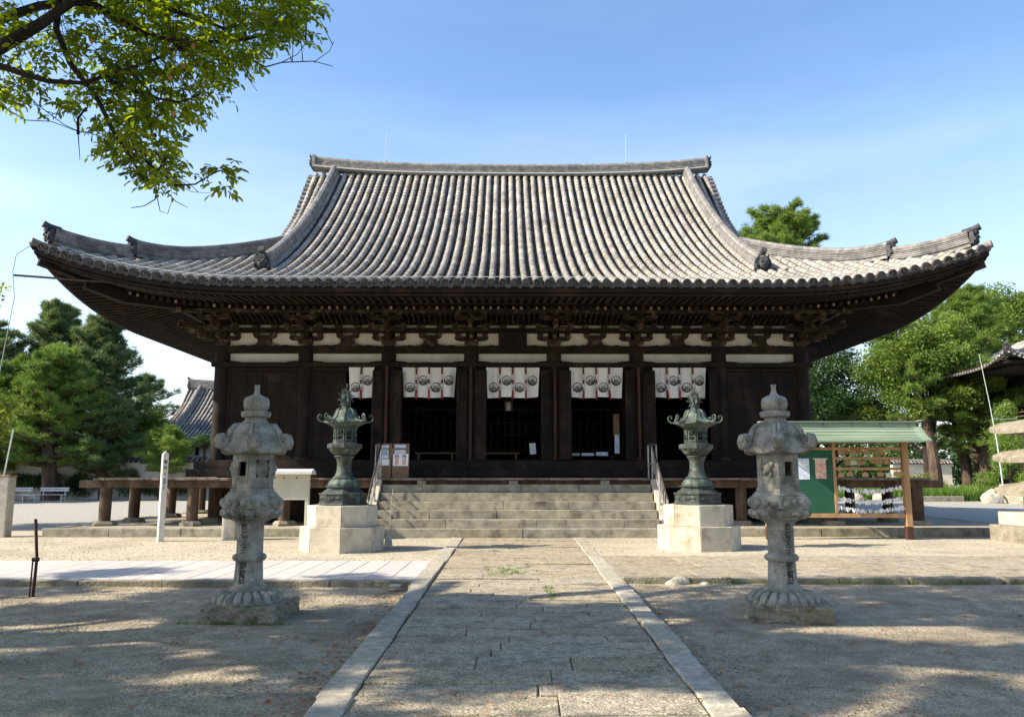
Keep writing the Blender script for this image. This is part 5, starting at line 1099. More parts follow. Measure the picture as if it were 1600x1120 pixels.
# ---------------------------------------------------------------- buildings behind
def small_roof(parent, R2, off2, spacing, rr, TL, sides, rh=0.6):
    roof_tiles(R2, parent, spacing, rr, TL, sides, False, off2, ())
    slope_sheet('rear_slope', m_tile, parent, 2, R2, off2, 8, 10)
    if 1 not in sides: slope_sheet('side_slope', m_tile, parent, 1, R2, off2, 6, 8)
    zr = R2.z(R2.hx, R2.hy)
    rp = [(x + off2[0], off2[1], zr - 0.05 + 0.2 * (abs(x) / R2.xg) ** 3) for x in np.linspace(-R2.xg, R2.xg, 13)]
    ridge_run(parent, rp, 0.5, 6, rh / 6, 0.12, 'main_ridge', (0, 1, 0))
    for s_ in (-1, 1):
        demon_tile(parent, (off2[0] + s_ * R2.xg, off2[1], zr), (s_, 0, 0), 0.9, 0.6, True)
        ridge_run(parent, [R2.pt(0, s_ * (R2.xg - 1.0), d) + Vector(off2) for d in np.linspace(R2.gd0 * 0.6, R2.hy - 0.1, 16)], 0.36, 4, 0.08, 0.12, 'descending_ridge', (1, 0, 0))
        hp = [Vector((off2[0] + s_ * (R2.hx - d), off2[1] - (R2.hy - d), R2.z(d, d) + 0.12 * max(0, 1 - d) ** 2)) for d in np.linspace(R2.gd0 + 0.4, 0.25, 10)]
        ridge_run(parent, hp, 0.34, 4, 0.07, 0.11, 'corner_ridge'); demon_tile(parent, tuple(hp[-1]), (s_, -1, 0), 0.5, 0.4)
        q = hp[4]; demon_tile(parent, (q.x, q.y, q.z + 0.15), (s_, -1, 0), 0.5, 0.35)
        gp = [(R2.pt(0, 0, d).y + off2[1], R2.z(R2.hx, d) - 0.15) for d in np.linspace(R2.gd0, R2.hy, 8)]; gp += [(2 * off2[1] - a, b) for a, b in gp[::-1][1:]]
        MB().prism(gp, off2[0] + s_ * (R2.xg - 0.6) - 0.05, off2[0] + s_ * (R2.xg - 0.6) + 0.05, 'x').build('gable_wall', m_plast, parent)
bld = thing('tiled_side_hall', 'distant hall with curved grey tiled roof seen left of the temple', 'building', (-19.5, 62.5, 0))
rr_ = MB().box(-6, 6, -2, 2, 5.6, 6.5).build('roof', m_ridge, bld)
R2 = Roof(9.2, 6.7, 3.75, 0.36, 0.046, 0.5, 3.5, 6.3, 2.6, drop=0.4, gx0=5.6)
small_roof(rr_, R2, (0, 0, 0), 0.30, 0.085, 0.6, (0, 3), 0.5)
MB().box(-7.6, 7.6, -5.1, 5.1, 0, 4.3).build('wall', m_plast, bld); MB().box(-8.9, 8.9, -6.4, 6.4, 3.5, 3.7).build('eave_board', m_wood, bld)
for k in range(8): MB().box(-7.7 + 2.18 * k - 0.12, -7.7 + 2.18 * k + 0.12, -5.22, -5.105, 0, 3.5).build('pillar', m_wood, bld)
tw = thing('bell_tower', 'bell tower with curved tiled roof and railed balcony at the right edge', 'building', (35.4, 52.0, 0.55))
rr_ = MB().box(-1.0, 1.0, -1, 1, 8, 9).build('roof', m_ridge, tw)
R3 = Roof(7.5, 7.0, 7.2, 0.24, 0.03, 0.75, 4.0, 1.0, 6.2, drop=0.02, gx0=0.9)
small_roof(rr_, R3, (0, 0, 0), 0.30, 0.09, 0.6, (0, 3), 0.5)
for k, (r_, z0, z1) in enumerate(((7.2, 7.35, 7.5), (6.6, 7.15, 7.28), (3.6, 6.6, 7.14))): MB().box(-r_, r_, -r_ * 0.92, r_ * 0.92, z0, z1).build('eave_board' if k < 2 else 'bracket_band', m_wood, tw)
for k in range(40): MB().box(-5.7 + k * 0.29, -5.6 + k * 0.29, -6.0, -3, 7.285, 7.345).build('rafter', m_wood, tw)
MB().box(-3.2, 3.2, -2.9, 2.9, 4.5, 6.6).build('upper_storey', m_wood, tw)
MB().box(-4.4, 4.4, -4.2, 4.2, 3.9, 4.1).build('balcony_floor', m_woodp, tw)
for z0 in (4.25, 4.5, 4.75): 
    MB().box(-4.45, 4.45, -4.22, -4.14, z0, z0 + 0.07).build('balcony_rail', m_woodp, tw); MB().box(-4.42, -4.34, -4.1, 4.1, z0, z0 + 0.07).build('balcony_rail', m_woodp, tw)
for k in range(5): MB().box(-4.4 + 2.17 * k, -4.3 + 2.17 * k, -4.30, -4.225, 4.105, 4.85).build('railing_post', m_woodp, tw)
MB().add([(-3.2, -3.2, -0.22), (3.2, -3.2, -0.22), (3.2, 3.2, -0.22), (-3.2, 3.2, -0.22), (-2.4, -2.4, 3.9), (2.4, -2.4, 3.9), (2.4, 2.4, 3.9), (-2.4, 2.4, 3.9)], [(0, 1, 5, 4), (1, 2, 6, 5), (2, 3, 7, 6), (3, 0, 4, 7), (4, 5, 6, 7)]).build('flared_skirt', m_wood, tw)
# boundary walls
def capped_wall(name, label, x0, x1, y_, h, m, piece=0.33):
    t = thing(name, label, 'wall', ((x0 + x1) / 2, y_, 0)); L = x1 - x0
    MB().box(-L / 2, L / 2, -0.2, 0.2, -0.02, h - 0.25).build('wall_face', m, t); MB().box(-L / 2 - 0.1, L / 2 + 0.1, -0.3, 0.3, h - 0.25, h - 0.15).build('eave_board', m_wood, t)
    mb = MB().tube([(0, -0.5, h - 0.18), (0, 0.02, h + 0.06)], 0.075, 8); me = mb.mesh('cap_tile', m_ridge, smooth=True); k = 0
    x = -L / 2 + 0.1
    while x < L / 2: link('cap_tile', me, t, loc=(x, 0, 0)); x += piece
    MB().add([(-L / 2, -0.48, h - 0.2), (L / 2, -0.48, h - 0.2), (L / 2, 0, h + 0.02), (-L / 2, 0, h + 0.02), (L / 2, 0.48, h - 0.2), (-L / 2, 0.48, h - 0.2)], [(0, 1, 2, 3), (3, 2, 4, 5), (0, 5, 4, 1)]).build('cap_slope', m_disc, t)
    MB().tube([(-L / 2, 0, h + 0.08), (L / 2, 0, h + 0.08)], 0.11, 8).build('cap_ridge', m_ridge, t, smooth=True)
capped_wall('plastered_wall', 'white plastered boundary wall with a tiled cap behind the pines at the left', -46, -15.0, 51.0, 2.55, m_plast)
capped_wall('plastered_wall', 'short white plastered wall with a tiled cap behind the votive rack', 34.5, 39.9, 74.0, 2.75, m_plast)
capped_wall('grey_boundary_wall', 'long grey tile-capped wall in the shade behind the right tree trunks', 41.5, 66, 72, 4.6, m_woodp, 0.5)

# benches in the shade
def park_bench(x, y_, label):
    t = thing('park_bench', label, 'bench', (x, y_, 0), 0, 'pale benches under the left pines')
    for z, yy in ((0.72, 0.22), (0.60, 0.19)): MB().box(-0.82, 0.82, yy - 0.015, yy + 0.015, z, z + 0.085).build('back_slat', m_white, t, bev=0.004)
    for k in range(3): MB().box(-0.82, 0.82, -0.2 + 0.13 * k, -0.09 + 0.13 * k, 0.40, 0.425).build('seat_slat', m_white, t, bev=0.004)
    for s_ in (-0.62, 0.62):
        MB().tube([(s_, -0.18, 0), (s_, -0.15, 0.395)], 0.025, 6).build('leg', m_white, t); MB().tube([(s_, 0.24, 0), (s_, 0.17, 0.4), (s_, 0.245, 0.80)], 0.025, 6).build('leg', m_white, t)
park_bench(-26.3, 45.7, 'pale slatted bench in the shade under the pines, the right one of the two'); park_bench(-28.25, 45.5, 'pale slatted bench in the shade under the pines, the left one of the two')
t = thing('small_table', 'small pale table between the two shaded benches', 'table', (-27.3, 45.3, 0)); MB().box(-0.4, 0.4, -0.2, 0.2, 0.36, 0.4).build('top', m_white, t)
for a in (-0.33, 0.33): MB().box(a - 0.02, a + 0.02, -0.15, 0.15, 0, 0.358).build('leg', m_white, t)
# rocks and kerbs at the right
def rock(x, y_, z, s3, label, seed, m=m_rock, group=None):
    bm = bmesh.new(); bmesh.ops.create_icosphere(bm, subdivisions=3, radius=1); r_ = random.Random(seed); ph = [r_.uniform(0, 6) for _ in range(4)]
    for v in bm.verts:
        c = v.co; f = 1 + 0.18 * math.sin(c.x * 2.3 + ph[0]) * math.sin(c.y * 2.7 + ph[1]) + 0.10 * math.sin(c.z * 4 + ph[2] + c.x * 3) + r_.uniform(-0.025, 0.025)
        v.co = Vector((c.x * s3[0], c.y * s3[1], c.z * s3[2])) * f
    me = bpy.data.meshes.new('rock'); bm.to_mesh(me); bm.free(); me.materials.append(m); o = link('rock', me, None, loc=(x, y_, z)); tag(o, label, 'rock', group); return o
rock(27.6, 43.5, 0.15, (1.2, 0.8, 0.8), 'large rounded pale rock beside the stone foot of the conductor pole', 3)
rock(25.75, 43.8, 0.1, (0.6, 0.5, 0.6), 'smaller pale rock just left of the large one at the bell tower', 4)
for k, (x, l) in enumerate(((19.3, 'small pale boulder at the left end of the iris bed'), (20.9, 'small pale boulder in the middle of the iris bed edge'))): rock(x, 46.3, 0.1, (0.55, 0.4, 0.42), l, 7 + k)
rock(2.35, 12.0, -0.07, (0.17, 0.12, 0.10), 'small pale stone lying against the rough kerb just right of the path', 12)
rock(2.75, 11.98, -0.09, (0.09, 0.08, 0.06), 'little stone to the right of the pale stone by the rough kerb', 13)
o = MB().box(-1.7, 1.7, -0.2, 0.2, -0.03, 0.3).build('bed_edging', m_lich, None, bev=0.03, seg=2, loc=(24.2, 47.0, 0)); tag(o, 'low stone edging in front of the iris bed at the right', 'stone edging')
t = thing('drain_cap', 'small grey round cap in the sand near the left kerb of the path', 'drain cap', (-1.68, 11.4, -0.075)); MB().lathe([(0.06, 0), (0.06, 0.05), (0.085, 0.052), (0.085, 0.07), (0.0, 0.072)], 14, caps=False).build('cap', m_conc, t)

# ---------------------------------------------------------------- vegetation
def leaf_mesh(name, m, P, size, aspect=0.5, up=0.35, seed=0, fold=True, jit=0.35, droop=0.0):
    g = np.random.default_rng(seed); N = len(P)
    d = g.normal(size=(N, 3)); d[:, 2] = d[:, 2] * (1 - up) - droop; d /= np.linalg.norm(d, axis=1)[:, None]
    nrm = g.normal(size=(N, 3)); nrm[:, 2] = np.abs(nrm[:, 2]) + up * 2; a = np.cross(d, nrm); a /= (np.linalg.norm(a, axis=1)[:, None] + 1e-9)
    s = size * (1 + jit * g.uniform(-1, 1, N))[:, None]
    V = np.stack([P - d * s / 2, P + a * s * aspect / 2 - d * s * 0.05, P + d * s / 2, P - a * s * aspect / 2 - d * s * 0.05], 1).reshape(-1, 3)
    F = (np.arange(N)[:, None] * 4 + np.array([0, 1, 2, 3])[None]); return npmesh(name, V, F, m)
def clumps(centers, radii, n, seed, flat=0.7):
    g = np.random.default_rng(seed); out = []
    for c, r in zip(centers, radii):
        k = max(4, int(n * (r / np.mean(radii)) ** 2)); d = g.normal(size=(k, 3)); d /= np.linalg.norm(d, axis=1)[:, None]
        rr = r * g.uniform(0.35, 1.0, k) ** 0.6 * (1 + 0.2 * g.normal(size=k)); p = d * rr[:, None]; p[:, 2] *= flat; out.append(p + np.array(c))
    return np.vstack(out)
def crown_centers(c, R3_, n, g, hollow=0.5, bottom=-0.5):
    out = []
    while len(out) < n:
        d = g.normal(size=3); d /= np.linalg.norm(d)
        if d[2] < bottom: continue
        r = g.uniform(hollow, 1.0); out.append(np.array(c) + d * r * np.array(R3_))
    return out
def broad_tree(name, label, x, y_, h, rad3, m_leaf, seed, nclump=70, per=520, lsize=0.17, trunk_r=0.28, group=None, crown_z=None, clump_r=1.0, bark=None, lean=(0, 0), limbs=14, hollow=0.45, bottom=-0.55):
    g = np.random.default_rng(seed); t = thing(name, label, 'tree', (x, y_, 0), 0, group)
    cz = crown_z if crown_z is not None else h - rad3[2]; c = (lean[0], lean[1], cz)
    cc = crown_centers(c, (rad3[0] * 0.85, rad3[1] * 0.85, rad3[2] * 0.85), nclump, g, hollow, bottom); rr = g.uniform(0.6, 1.25, nclump) * clump_r
    link('crown', leaf_mesh('crown', m_leaf, clumps(cc, rr, per, seed + 1), lsize, 0.55, 0.4, seed + 2), t)
    mb = MB(); fork = max(0.8, (cz - rad3[2]) * 0.9); lx, ly = lean
    mb.tube([(0, 0, -0.1), (lx * 0.15, ly * 0.15, fork * 0.5), (lx * 0.4, ly * 0.4, fork), (lx * 0.8, ly * 0.8, cz)], [trunk_r * 1.25, trunk_r, trunk_r * 0.8, trunk_r * 0.35], 9)
    for k in range(limbs):
        e = cc[int(g.integers(nclump))]; s = Vector((lx * 0.4, ly * 0.4, fork + g.uniform(0, 0.6) * (cz - fork))); e = Vector(e) ; mid = s.lerp(e, 0.5) + Vector((g.uniform(-.3, .3), g.uniform(-.3, .3), g.uniform(0.1, 0.6)))
        mb.tube([s, mid, e], [trunk_r * 0.38, trunk_r * 0.22, trunk_r * 0.08], 6)
    mb.build('trunk', bark or m_bark, t, smooth=True); return t
def pine_tree(name, label, x, y_, h, spread, m_leaf, seed, nb=46, tufts=34, trunk_r=0.3, low=0.25, group=None, needle=0.34, top_round=0.4, lean=(0, 0), nn=16):
    g = np.random.default_rng(seed); t = thing(name, label, 'pine tree', (x, y_, 0), 0, group); mb = MB()
    axis = lambda f: Vector((lean[0] * f + 0.25 * math.sin(f * 5 + seed), lean[1] * f + 0.2 * math.sin(f * 4 + seed * 2), h * 0.97 * f))
    mb.tube([axis(f) for f in np.linspace(0, 1, 9)], [trunk_r * (1.15 - 0.95 * f) for f in np.linspace(0, 1, 9)], 9)
    TP = []
    for k in range(nb):
        f = low + (1 - low) * ((k + g.uniform(0, 1)) / nb) ** 0.85; az = k * 2.399 + g.uniform(-.5, .5); s = axis(f)
        q = (f - low) / (1 - low); L = spread * (1 - q ** 2 * (1 - top_round * 0.35)) * g.uniform(0.62, 1.08) * (0.75 + 0.25 * min(1, q * 5))
        rise = g.uniform(0.0, 0.28) + 0.7 * q; d = Vector((math.cos(az), math.sin(az), 0)); P = [s, s + d * L * 0.5 + Vector((0, 0, L * rise * 0.25)), s + d * L + Vector((0, 0, L * rise * 0.62))]
        mb.tube(P, [trunk_r * 0.28 * (1 - 0.6 * q), trunk_r * 0.16, 0.02], 5)
        lat = Vector((-d.y, d.x, 0))
        for j in range(tufts):
            tt = g.uniform(0.28, 1.03); a, b = (P[0], P[1]) if tt < 0.5 else (P[1], P[2]); c = a.lerp(b, (tt * 2) % 1 if tt < 1 else 1.0)
            wd = L * 0.28 * math.sin(PI * min(1, tt * 0.9 + 0.08)) + 0.12
            c = c + lat * g.normal() * wd * 0.62 + Vector((0, 0, abs(g.normal()) * 0.16 + 0.02 - 0.12 * g.uniform())); TP.append(tuple(c))
    TP.append(tuple(axis(1.0) + Vector((0, 0, 0.1))))
    TP = np.array(TP); N = len(TP); d = g.normal(size=(N, nn, 3)); d[:, :, 2] = np.abs(d[:, :, 2]) * 1.15 + 0.1 - 0.5 * (g.uniform(size=(N, nn)) < 0.25); d /= np.linalg.norm(d, axis=2)[:, :, None]
    ln = needle * g.uniform(0.7, 1.15, (N, nn, 1)); a = np.cross(d, g.normal(size=(N, nn, 3))); a /= np.linalg.norm(a, axis=2)[:, :, None]; wd = needle * 0.085
    P0 = TP[:, None, :] + d * ln * 0.12; V = np.stack([P0 - a * wd * 0.5, P0 + a * wd * 0.5, TP[:, None, :] + d * ln + a * wd * 0.35, TP[:, None, :] + d * ln - a * wd * 0.35], 2).reshape(-1, 3)
    F = np.arange(len(V)).reshape(-1, 4)
    link('crown', npmesh('crown', V, F, m_leaf), t); mb.build('trunk', m_pbark, t, smooth=True); return t
# left background
pine_tree('pine_tree', 'tall dark pine at the far left, its top just left of the conductor wire', -36.0, 53, 12.0, 4.8, m_pine, 11, 76, 60, 0.4, 0.22, 'pines behind the left yard')
pine_tree('pine_tree', 'tall dark pine in the middle of the left group behind the benches', -32.0, 55, 13.4, 4.8, m_pine, 12, 84, 64, 0.4, 0.2, 'pines behind the left yard')
pine_tree('pine_tree', 'tall dark pine at the right of the left group, reaching towards the temple eave', -28.2, 54, 12.4, 4.0, m_pine, 13, 80, 62, 0.36, 0.2, 'pines behind the left yard')
pine_tree('pine_tree', 'bright green pine standing in front of the dark ones behind the benches', -28.6, 49, 9.3, 4.0, m_pineb, 14, 76, 64, 0.45, 0.2, 'pines behind the left yard', needle=0.32)
pine_tree('pine_tree', 'low spreading dark pine left of the lettered white post', -25.6, 50, 6.0, 3.0, m_pine, 15, 42, 46, 0.3, 0.22, 'pines behind the left yard')
pine_tree('pine_tree', 'unseen pine added out at the left so its shade covers the benches', -37.5, 43.4, 9.5, 5.0, m_pine, 24, 56, 44, 0.4, 0.2, 'pines behind the left yard')  # out-of-view pine, added to put the benches in shade
pine_tree('pine_tree', 'medium pine shading the far left bench', -33.0, 49.5, 8.2, 4.2, m_pineb, 16, 70, 60, 0.35, 0.2, 'pines behind the left yard')
pine_tree('pine_tree', 'small layered garden pine just left of the lettered white post top', -21.6, 49.4, 4.3, 2.2, m_pineb, 17, 30, 40, 0.14, 0.35, 'clipped garden pines by the wall', needle=0.25)
broad_tree('clipped_pine', 'small flat-topped clipped pine against the wall beside the temple corner', -19.3, 49.6, 3.9, (1.15, 0.9, 0.4), m_leafD, 18, 14, 500, 0.10, 0.09, 'clipped garden pines by the wall', clump_r=0.42, limbs=6)
pine_tree('pine_tree', 'sparse pine top rising beyond the bright maple, left of the side hall roof', -30.2, 66, 9.6, 3.6, m_pine, 19, 34, 30, 0.3, 0.4)
broad_tree('maple_tree', 'light green leafy tree below the left end of the side hall roof', -26.6, 57, 6.7, (1.9, 1.9, 2.4), m_leafY, 20, 40, 500, 0.16, 0.2, clump_r=0.8)
broad_tree('leafy_shrub', 'bright yellow-green bush at the left edge below the conductor rod', -17.2, 23.5, 4.5, (2.5, 2.2, 1.5), m_leafY, 21, 36, 420, 0.12, 0.1, clump_r=0.6, crown_z=3.2)
broad_tree('leafy_tree', 'tree at the left edge of the photo with only its branch tips in view', -18.0, 21.5, 8.7, (4.2, 3.0, 2.4), m_leafN, 22, 34, 260, 0.13, 0.2, clump_r=0.7, crown_z=6.3)
# right background
pine_tree('pine_tree', 'tall pine showing its rounded top above the right side of the temple roof', 20.9, 60, 21.5, 4.0, m_pineb, 31, 80, 60, 0.5, 0.66, 'tall pines behind the temple', needle=0.42, top_round=1.6)
broad_tree('broadleaf_tree', 'dark airy tree close to the right end of the temple, sky showing through', 21.0, 57, 12.6, (5.4, 4.0, 5.6), m_leafD, 32, 105, 430, 0.19, 0.3, 'trees behind the right yard', hollow=0.5)
broad_tree('broadleaf_tree', 'large light green tree in the middle of the right background', 27.6, 54, 13.6, (5.8, 4.2, 5.8), m_leafB, 33, 125, 620, 0.19, 0.35, 'trees behind the right yard')
pine_tree('pine_tree', 'tall dark pine behind the light green tree at the right', 34.5, 60, 15.6, 5.4, m_pineb, 34, 84, 60, 0.42, 0.3, 'tall pines behind the temple', needle=0.42)
broad_tree('broadleaf_tree', 'tall sunlit tree above the bell tower roof at the upper right', 42.0, 66, 18.3, (7.0, 5.0, 5.2), m_leafB, 35, 90, 600, 0.24, 0.5, 'trees behind the right yard', clump_r=1.3)
pine_tree('pine_tree', 'green pine between the conductor pole and the light green tree', 30.6, 52.5, 9.0, 4.0, m_pineb, 36, 50, 50, 0.35, 0.3, 'tall pines behind the temple', needle=0.36)
broad_tree('broadleaf_tree', 'dark tree filling the gap low behind the votive rack roof', 24.0, 61, 9.5, (6.5, 3.5, 4.2), m_leafB, 37, 90, 500, 0.19, 0.3, 'trees behind the right yard')
broad_tree('broadleaf_tree', 'mid green tree leaning over the trunks left of the bell tower', 34.4, 56.5, 8.2, (4.6, 3.2, 3.0), m_leafB, 38, 64, 500, 0.18, 0.3, 'trees behind the right yard')
for k, (x, y_, l) in enumerate(((27.1, 52.0, 'bare-trunked leaning pine right behind the votive rack roof'), (30.2, 54, 'second bare-trunked pine from the left in the right background'), (33.0, 55, 'third bare-trunked pine from the left in the right background'), (35.5, 57, 'rightmost bare-trunked pine, just left of the conical shrub'))):
    pine_tree('pine_tree', l, x, y_, 9.6, 2.6, m_pineb, 50 + k, 22, 34, 0.38, 0.5, 'bare trunks in the right background', lean=(-0.9, 0))
t = thing('conical_shrub', 'bright green conical shrub beside the conductor pole at the right', 'shrub', (28.6, 46.6, 0)); g = np.random.default_rng(60)
cc = []; 
for k in range(80): f = g.uniform(0, 1) ** 0.8; a = g.uniform(0, 2 * PI); r = 1.75 * (1 - f) ** 0.7 * g.uniform(0.6, 1); cc.append((r * math.cos(a), r * math.sin(a), 0.3 + 4.9 * f))
link('foliage', leaf_mesh('foliage', m_pineb, clumps(cc, g.uniform(0.3, 0.5, 80), 300, 61, 1.2), 0.13, 0.35, -0.3, 62), t); MB().tube([(0, 0, 0), (0, 0, 4.6)], [0.12, 0.03], 6).build('trunk', m_bark, t)
def bush(x, y_, s3, m, label, seed, n=16, name='low_bush', cat='bush', group=None):
    g = np.random.default_rng(seed); t = thing(name, label, cat, (x, y_, 0), 0, group); cc = [np.array((g.uniform(-1, 1) * s3[0], g.uniform(-1, 1) * s3[1], s3[2] * g.uniform(0.3, 0.85))) for _ in range(n)]
    link('foliage', leaf_mesh('foliage', m, clumps(cc, g.uniform(0.3, 0.6, n), 420, seed + 1, 0.8), 0.11, 0.5, 0.3, seed + 2), t); MB().tube([(0, 0, -0.05), (0, 0.05, s3[2] * 0.5)], [0.06, 0.03], 5).build('stem', m_bark, t); return t
bush(25.3, 51.5, (1.9, 0.8, 1.5), m_leafY, 'light green rounded bush behind the iris bed', 70, 24); bush(22.6, 50.5, (1.3, 0.6, 1.2), m_leafB, 'mid green bush at the end of the white wall on the right', 73, 16)
bush(-21.2, 50.0, (2.4, 0.4, 1.7), m_leafD, 'dark bush against the white wall behind the left deck', 76, 18); bush(-31.5, 50.3, (3.0, 0.5, 1.7), m_leafD, 'dark bush behind the shaded benches', 79, 26); bush(-26.0, 50.6, (2.2, 0.5, 1.6), m_leafD, 'dark bush at the foot of the bright pine', 82, 20)
# iris bed: blades nobody could count
g = np.random.default_rng(90); N = 9000; P = np.stack([g.uniform(18.5, 31, N), g.uniform(47.3, 51.5, N), np.zeros(N)], 1); hgt = g.uniform(0.45, 0.95, N)[:, None]; a = g.normal(size=(N, 3)); a[:, 2] = 0; a /= np.linalg.norm(a, axis=1)[:, None]; tip = P + np.array([0, 0, 1]) * hgt + g.normal(size=(N, 3)) * np.array([0.16, 0.16, 0.05])
V = np.stack([P - a * 0.03, P + a * 0.03, tip + a * 0.006, tip - a * 0.006], 1).reshape(-1, 3)
o = stuff(link('iris_bed', npmesh('iris_bed', V, np.arange(len(V)).reshape(-1, 4), m_grass))); tag(o, 'bed of upright green iris leaves in front of the right-hand trees', 'plants')
# far tree belt that closes the horizon
g = np.random.default_rng(95); cc = []; 
for k in range(560):
    x = g.uniform(-105, 105)
    cc.append((x, g.uniform(84, 92), g.uniform(0.5, 4.6 + 1.5 * math.sin(x * 0.13) + 1.2 * math.sin(x * 0.31 + 1))))
o = stuff(link('distant_tree_belt', leaf_mesh('distant_tree_belt', m_leafD, clumps(cc, g.uniform(1.6, 2.8, 560), 240, 96, 0.8), 0.5, 0.6, 0.3, 97))); tag(o, 'far belt of dark trees closing the horizon behind the walls', 'trees')

# ---------------------------------------------------------------- near tree: boughs reaching into the top left, shading the forecourt
TH, F0 = rad(8.33), 1244.4
def PW(px, py, Y):       # a measured photograph position at depth Y, used to note down where the boughs hang
    x = (px - 800) / F0; u = (560 - py) / F0; y_ = math.cos(TH) - u * math.sin(TH); z = math.sin(TH) + u * math.cos(TH); c, s = math.cos(0.0048), math.sin(0.0048)
    X = x * c - y_ * s; Y2 = x * s + y_ * c; return Vector((X * Y / Y2, Y, 1.5 + z * Y / Y2))
nt_ = thing('camphor_tree', 'big evergreen tree whose leafy boughs hang into the upper left of the photo', 'tree', (-9.6, 7.2, 0))
O = Vector((-9.6, 7.2, 0)); W2 = lambda l, Y: [PW(a, b, Y[0] + (Y[1] - Y[0]) * i / (len(l) - 1)) - O for i, (a, b) in enumerate(l)]
bough = [([(-160, 150), (0, 75), (60, 40), (110, 5), (150, -30)], (7.4, 8.2), 0.08, 0.035), ([(-120, 90), (0, 103), (40, 117), (75, 127), (130, 130), (200, 108), (245, 92), (285, 70)], (7.2, 7.9), 0.036, 0.011),
         ([(95, -30), (88, 45), (110, 100), (150, 150), (172, 195), (182, 215), (205, 245), (222, 280), (250, 290)], (8.0, 8.3), 0.038, 0.008), ([(100, 0), (150, 10), (190, 35), (230, 55), (300, 68), (385, 62), (430, 50)], (8.0, 8.9), 0.05, 0.012),
         ([(170, 125), (200, 138), (235, 152), (280, 160), (310, 150)], (7.8, 8.4), 0.022, 0.008), ([(195, 235), (225, 250), (258, 275), (272, 290), (305, 288), (335, 270), (350, 265)], (8.3, 8.4), 0.018, 0.005),
         ([(385, 90), (415, 105), (440, 98), (490, 96), (520, 104)], (8.8, 9.0), 0.011, 0.004), ([(440, 98), (465, 85), (485, 55)], (8.9, 9.1), 0.006, 0.003), ([(390, 96), (386, 120), (402, 143)], (8.8, 8.8), 0.005, 0.003), ([(490, 98), (515, 80), (522, 65)], (9, 9), 0.005, 0.003),
         ([(0, 165), (40, 188), (80, 190), (120, 205), (145, 208)], (7.6, 7.9), 0.006, 0.003), ([(10, 110), (30, 135), (60, 165), (100, 195), (128, 208)], (7.5, 7.9), 0.006, 0.004), ([(122, 210), (122, 185), (135, 168)], (7.9, 7.9), 0.016, 0.01), ([(122, 208), (125, 250)], (7.9, 7.9), 0.006, 0.003),
         ([(248, 295), (242, 312), (225, 322), (205, 325)], (8.3, 8.3), 0.008, 0.004), ([(246, 310), (250, 330), (262, 334), (268, 315)], (8.3, 8.3), 0.005, 0.003), ([(260, 300), (275, 315), (293, 324)], (8.3, 8.3), 0.006, 0.003), ([(275, 288), (300, 300), (330, 302)], (8.3, 8.3), 0.004, 0.002),
         ([(200, -20), (280, 20), (350, 45), (430, 30)], (8.2, 9.0), 0.04, 0.01), ([(0, 30), (60, 10), (150, -5), (250, -20)], (8.6, 9.4), 0.06, 0.04)]
mb = MB(); anchors = []
for l, Y, r0, r1 in bough:
    pts = W2(l, Y); n = len(pts); mb.tube(pts, [r0 + (r1 - r0) * i / (n - 1) for i in range(n)], 7)
    for i in range(n - 1):
        for f in (0.0, 0.33, 0.66): anchors.append(pts[i].lerp(pts[i + 1], f))
poly = [(-60, -60), (494, -60), (492, 12), (468, 62), (412, 68), (384, 108), (337, 130), (332, 160), (292, 188), (270, 196), (282, 250), (276, 287), (246, 298), (207, 268), (172, 236), (156, 206), (148, 190), (100, 176), (60, 150), (8, 158), (-60, 190)]
def inside(x, y_, poly):
    c = False; j = len(poly) - 1
    for i in range(len(poly)):
        if (poly[i][1] > y_) != (poly[j][1] > y_) and x < (poly[j][0] - poly[i][0]) * (y_ - poly[i][1]) / (poly[j][1] - poly[i][1]) + poly[i][0]: c = not c
        j = i
    return c
g = np.random.default_rng(101); LV = []; tw_ = MB(); k = 0
def leaf6(p, d, nrm, L, W):      # pointed leaf, folded along the midrib
    d = d.normalized(); a = d.cross(nrm)
    if a.length < 1e-4: a = d.orthogonal()
    a.normalize(); n_ = a.cross(d); f = n_ * W * 0.22
    LV.extend([p, p + d * L * 0.35 + a * W * 0.5 + f, p + d * L * 0.75 + a * W * 0.33 + f, p + d * L - n_ * L * 0.08, p + d * L * 0.75 - a * W * 0.33 + f, p + d * L * 0.35 - a * W * 0.5 + f, p + d * L * 0.5])
def spray(c, d, L, n):
    d = d.normalized(); e = c + d * L + Vector((0, 0, -0.25 * L)); m_ = c.lerp(e, 0.5) + Vector((0, 0, 0.06 * L)); tw_.tube([c, m_, e], [0.0035, 0.0025, 0.0012], 3, caps=False)
    for q in range(n):
        t_ = 0.15 + 0.85 * q / (n - 1); p = c.lerp(m_, t_ * 2) if t_ < 0.5 else m_.lerp(e, t_ * 2 - 1); sd = d.cross(Vector((0, 0, 1))).normalized() * (1 if q % 2 else -1)
        ld_ = d * 0.45 + sd * (0.8 if q < n - 1 else 0.1) + Vector((g.normal() * 0.3, g.normal() * 0.3, -0.35 + g.normal() * 0.3)); leaf6(p, ld_, Vector((g.normal() * 0.5, g.normal() * 0.5, 1)), g.uniform(0.055, 0.118), g.uniform(0.028, 0.052))
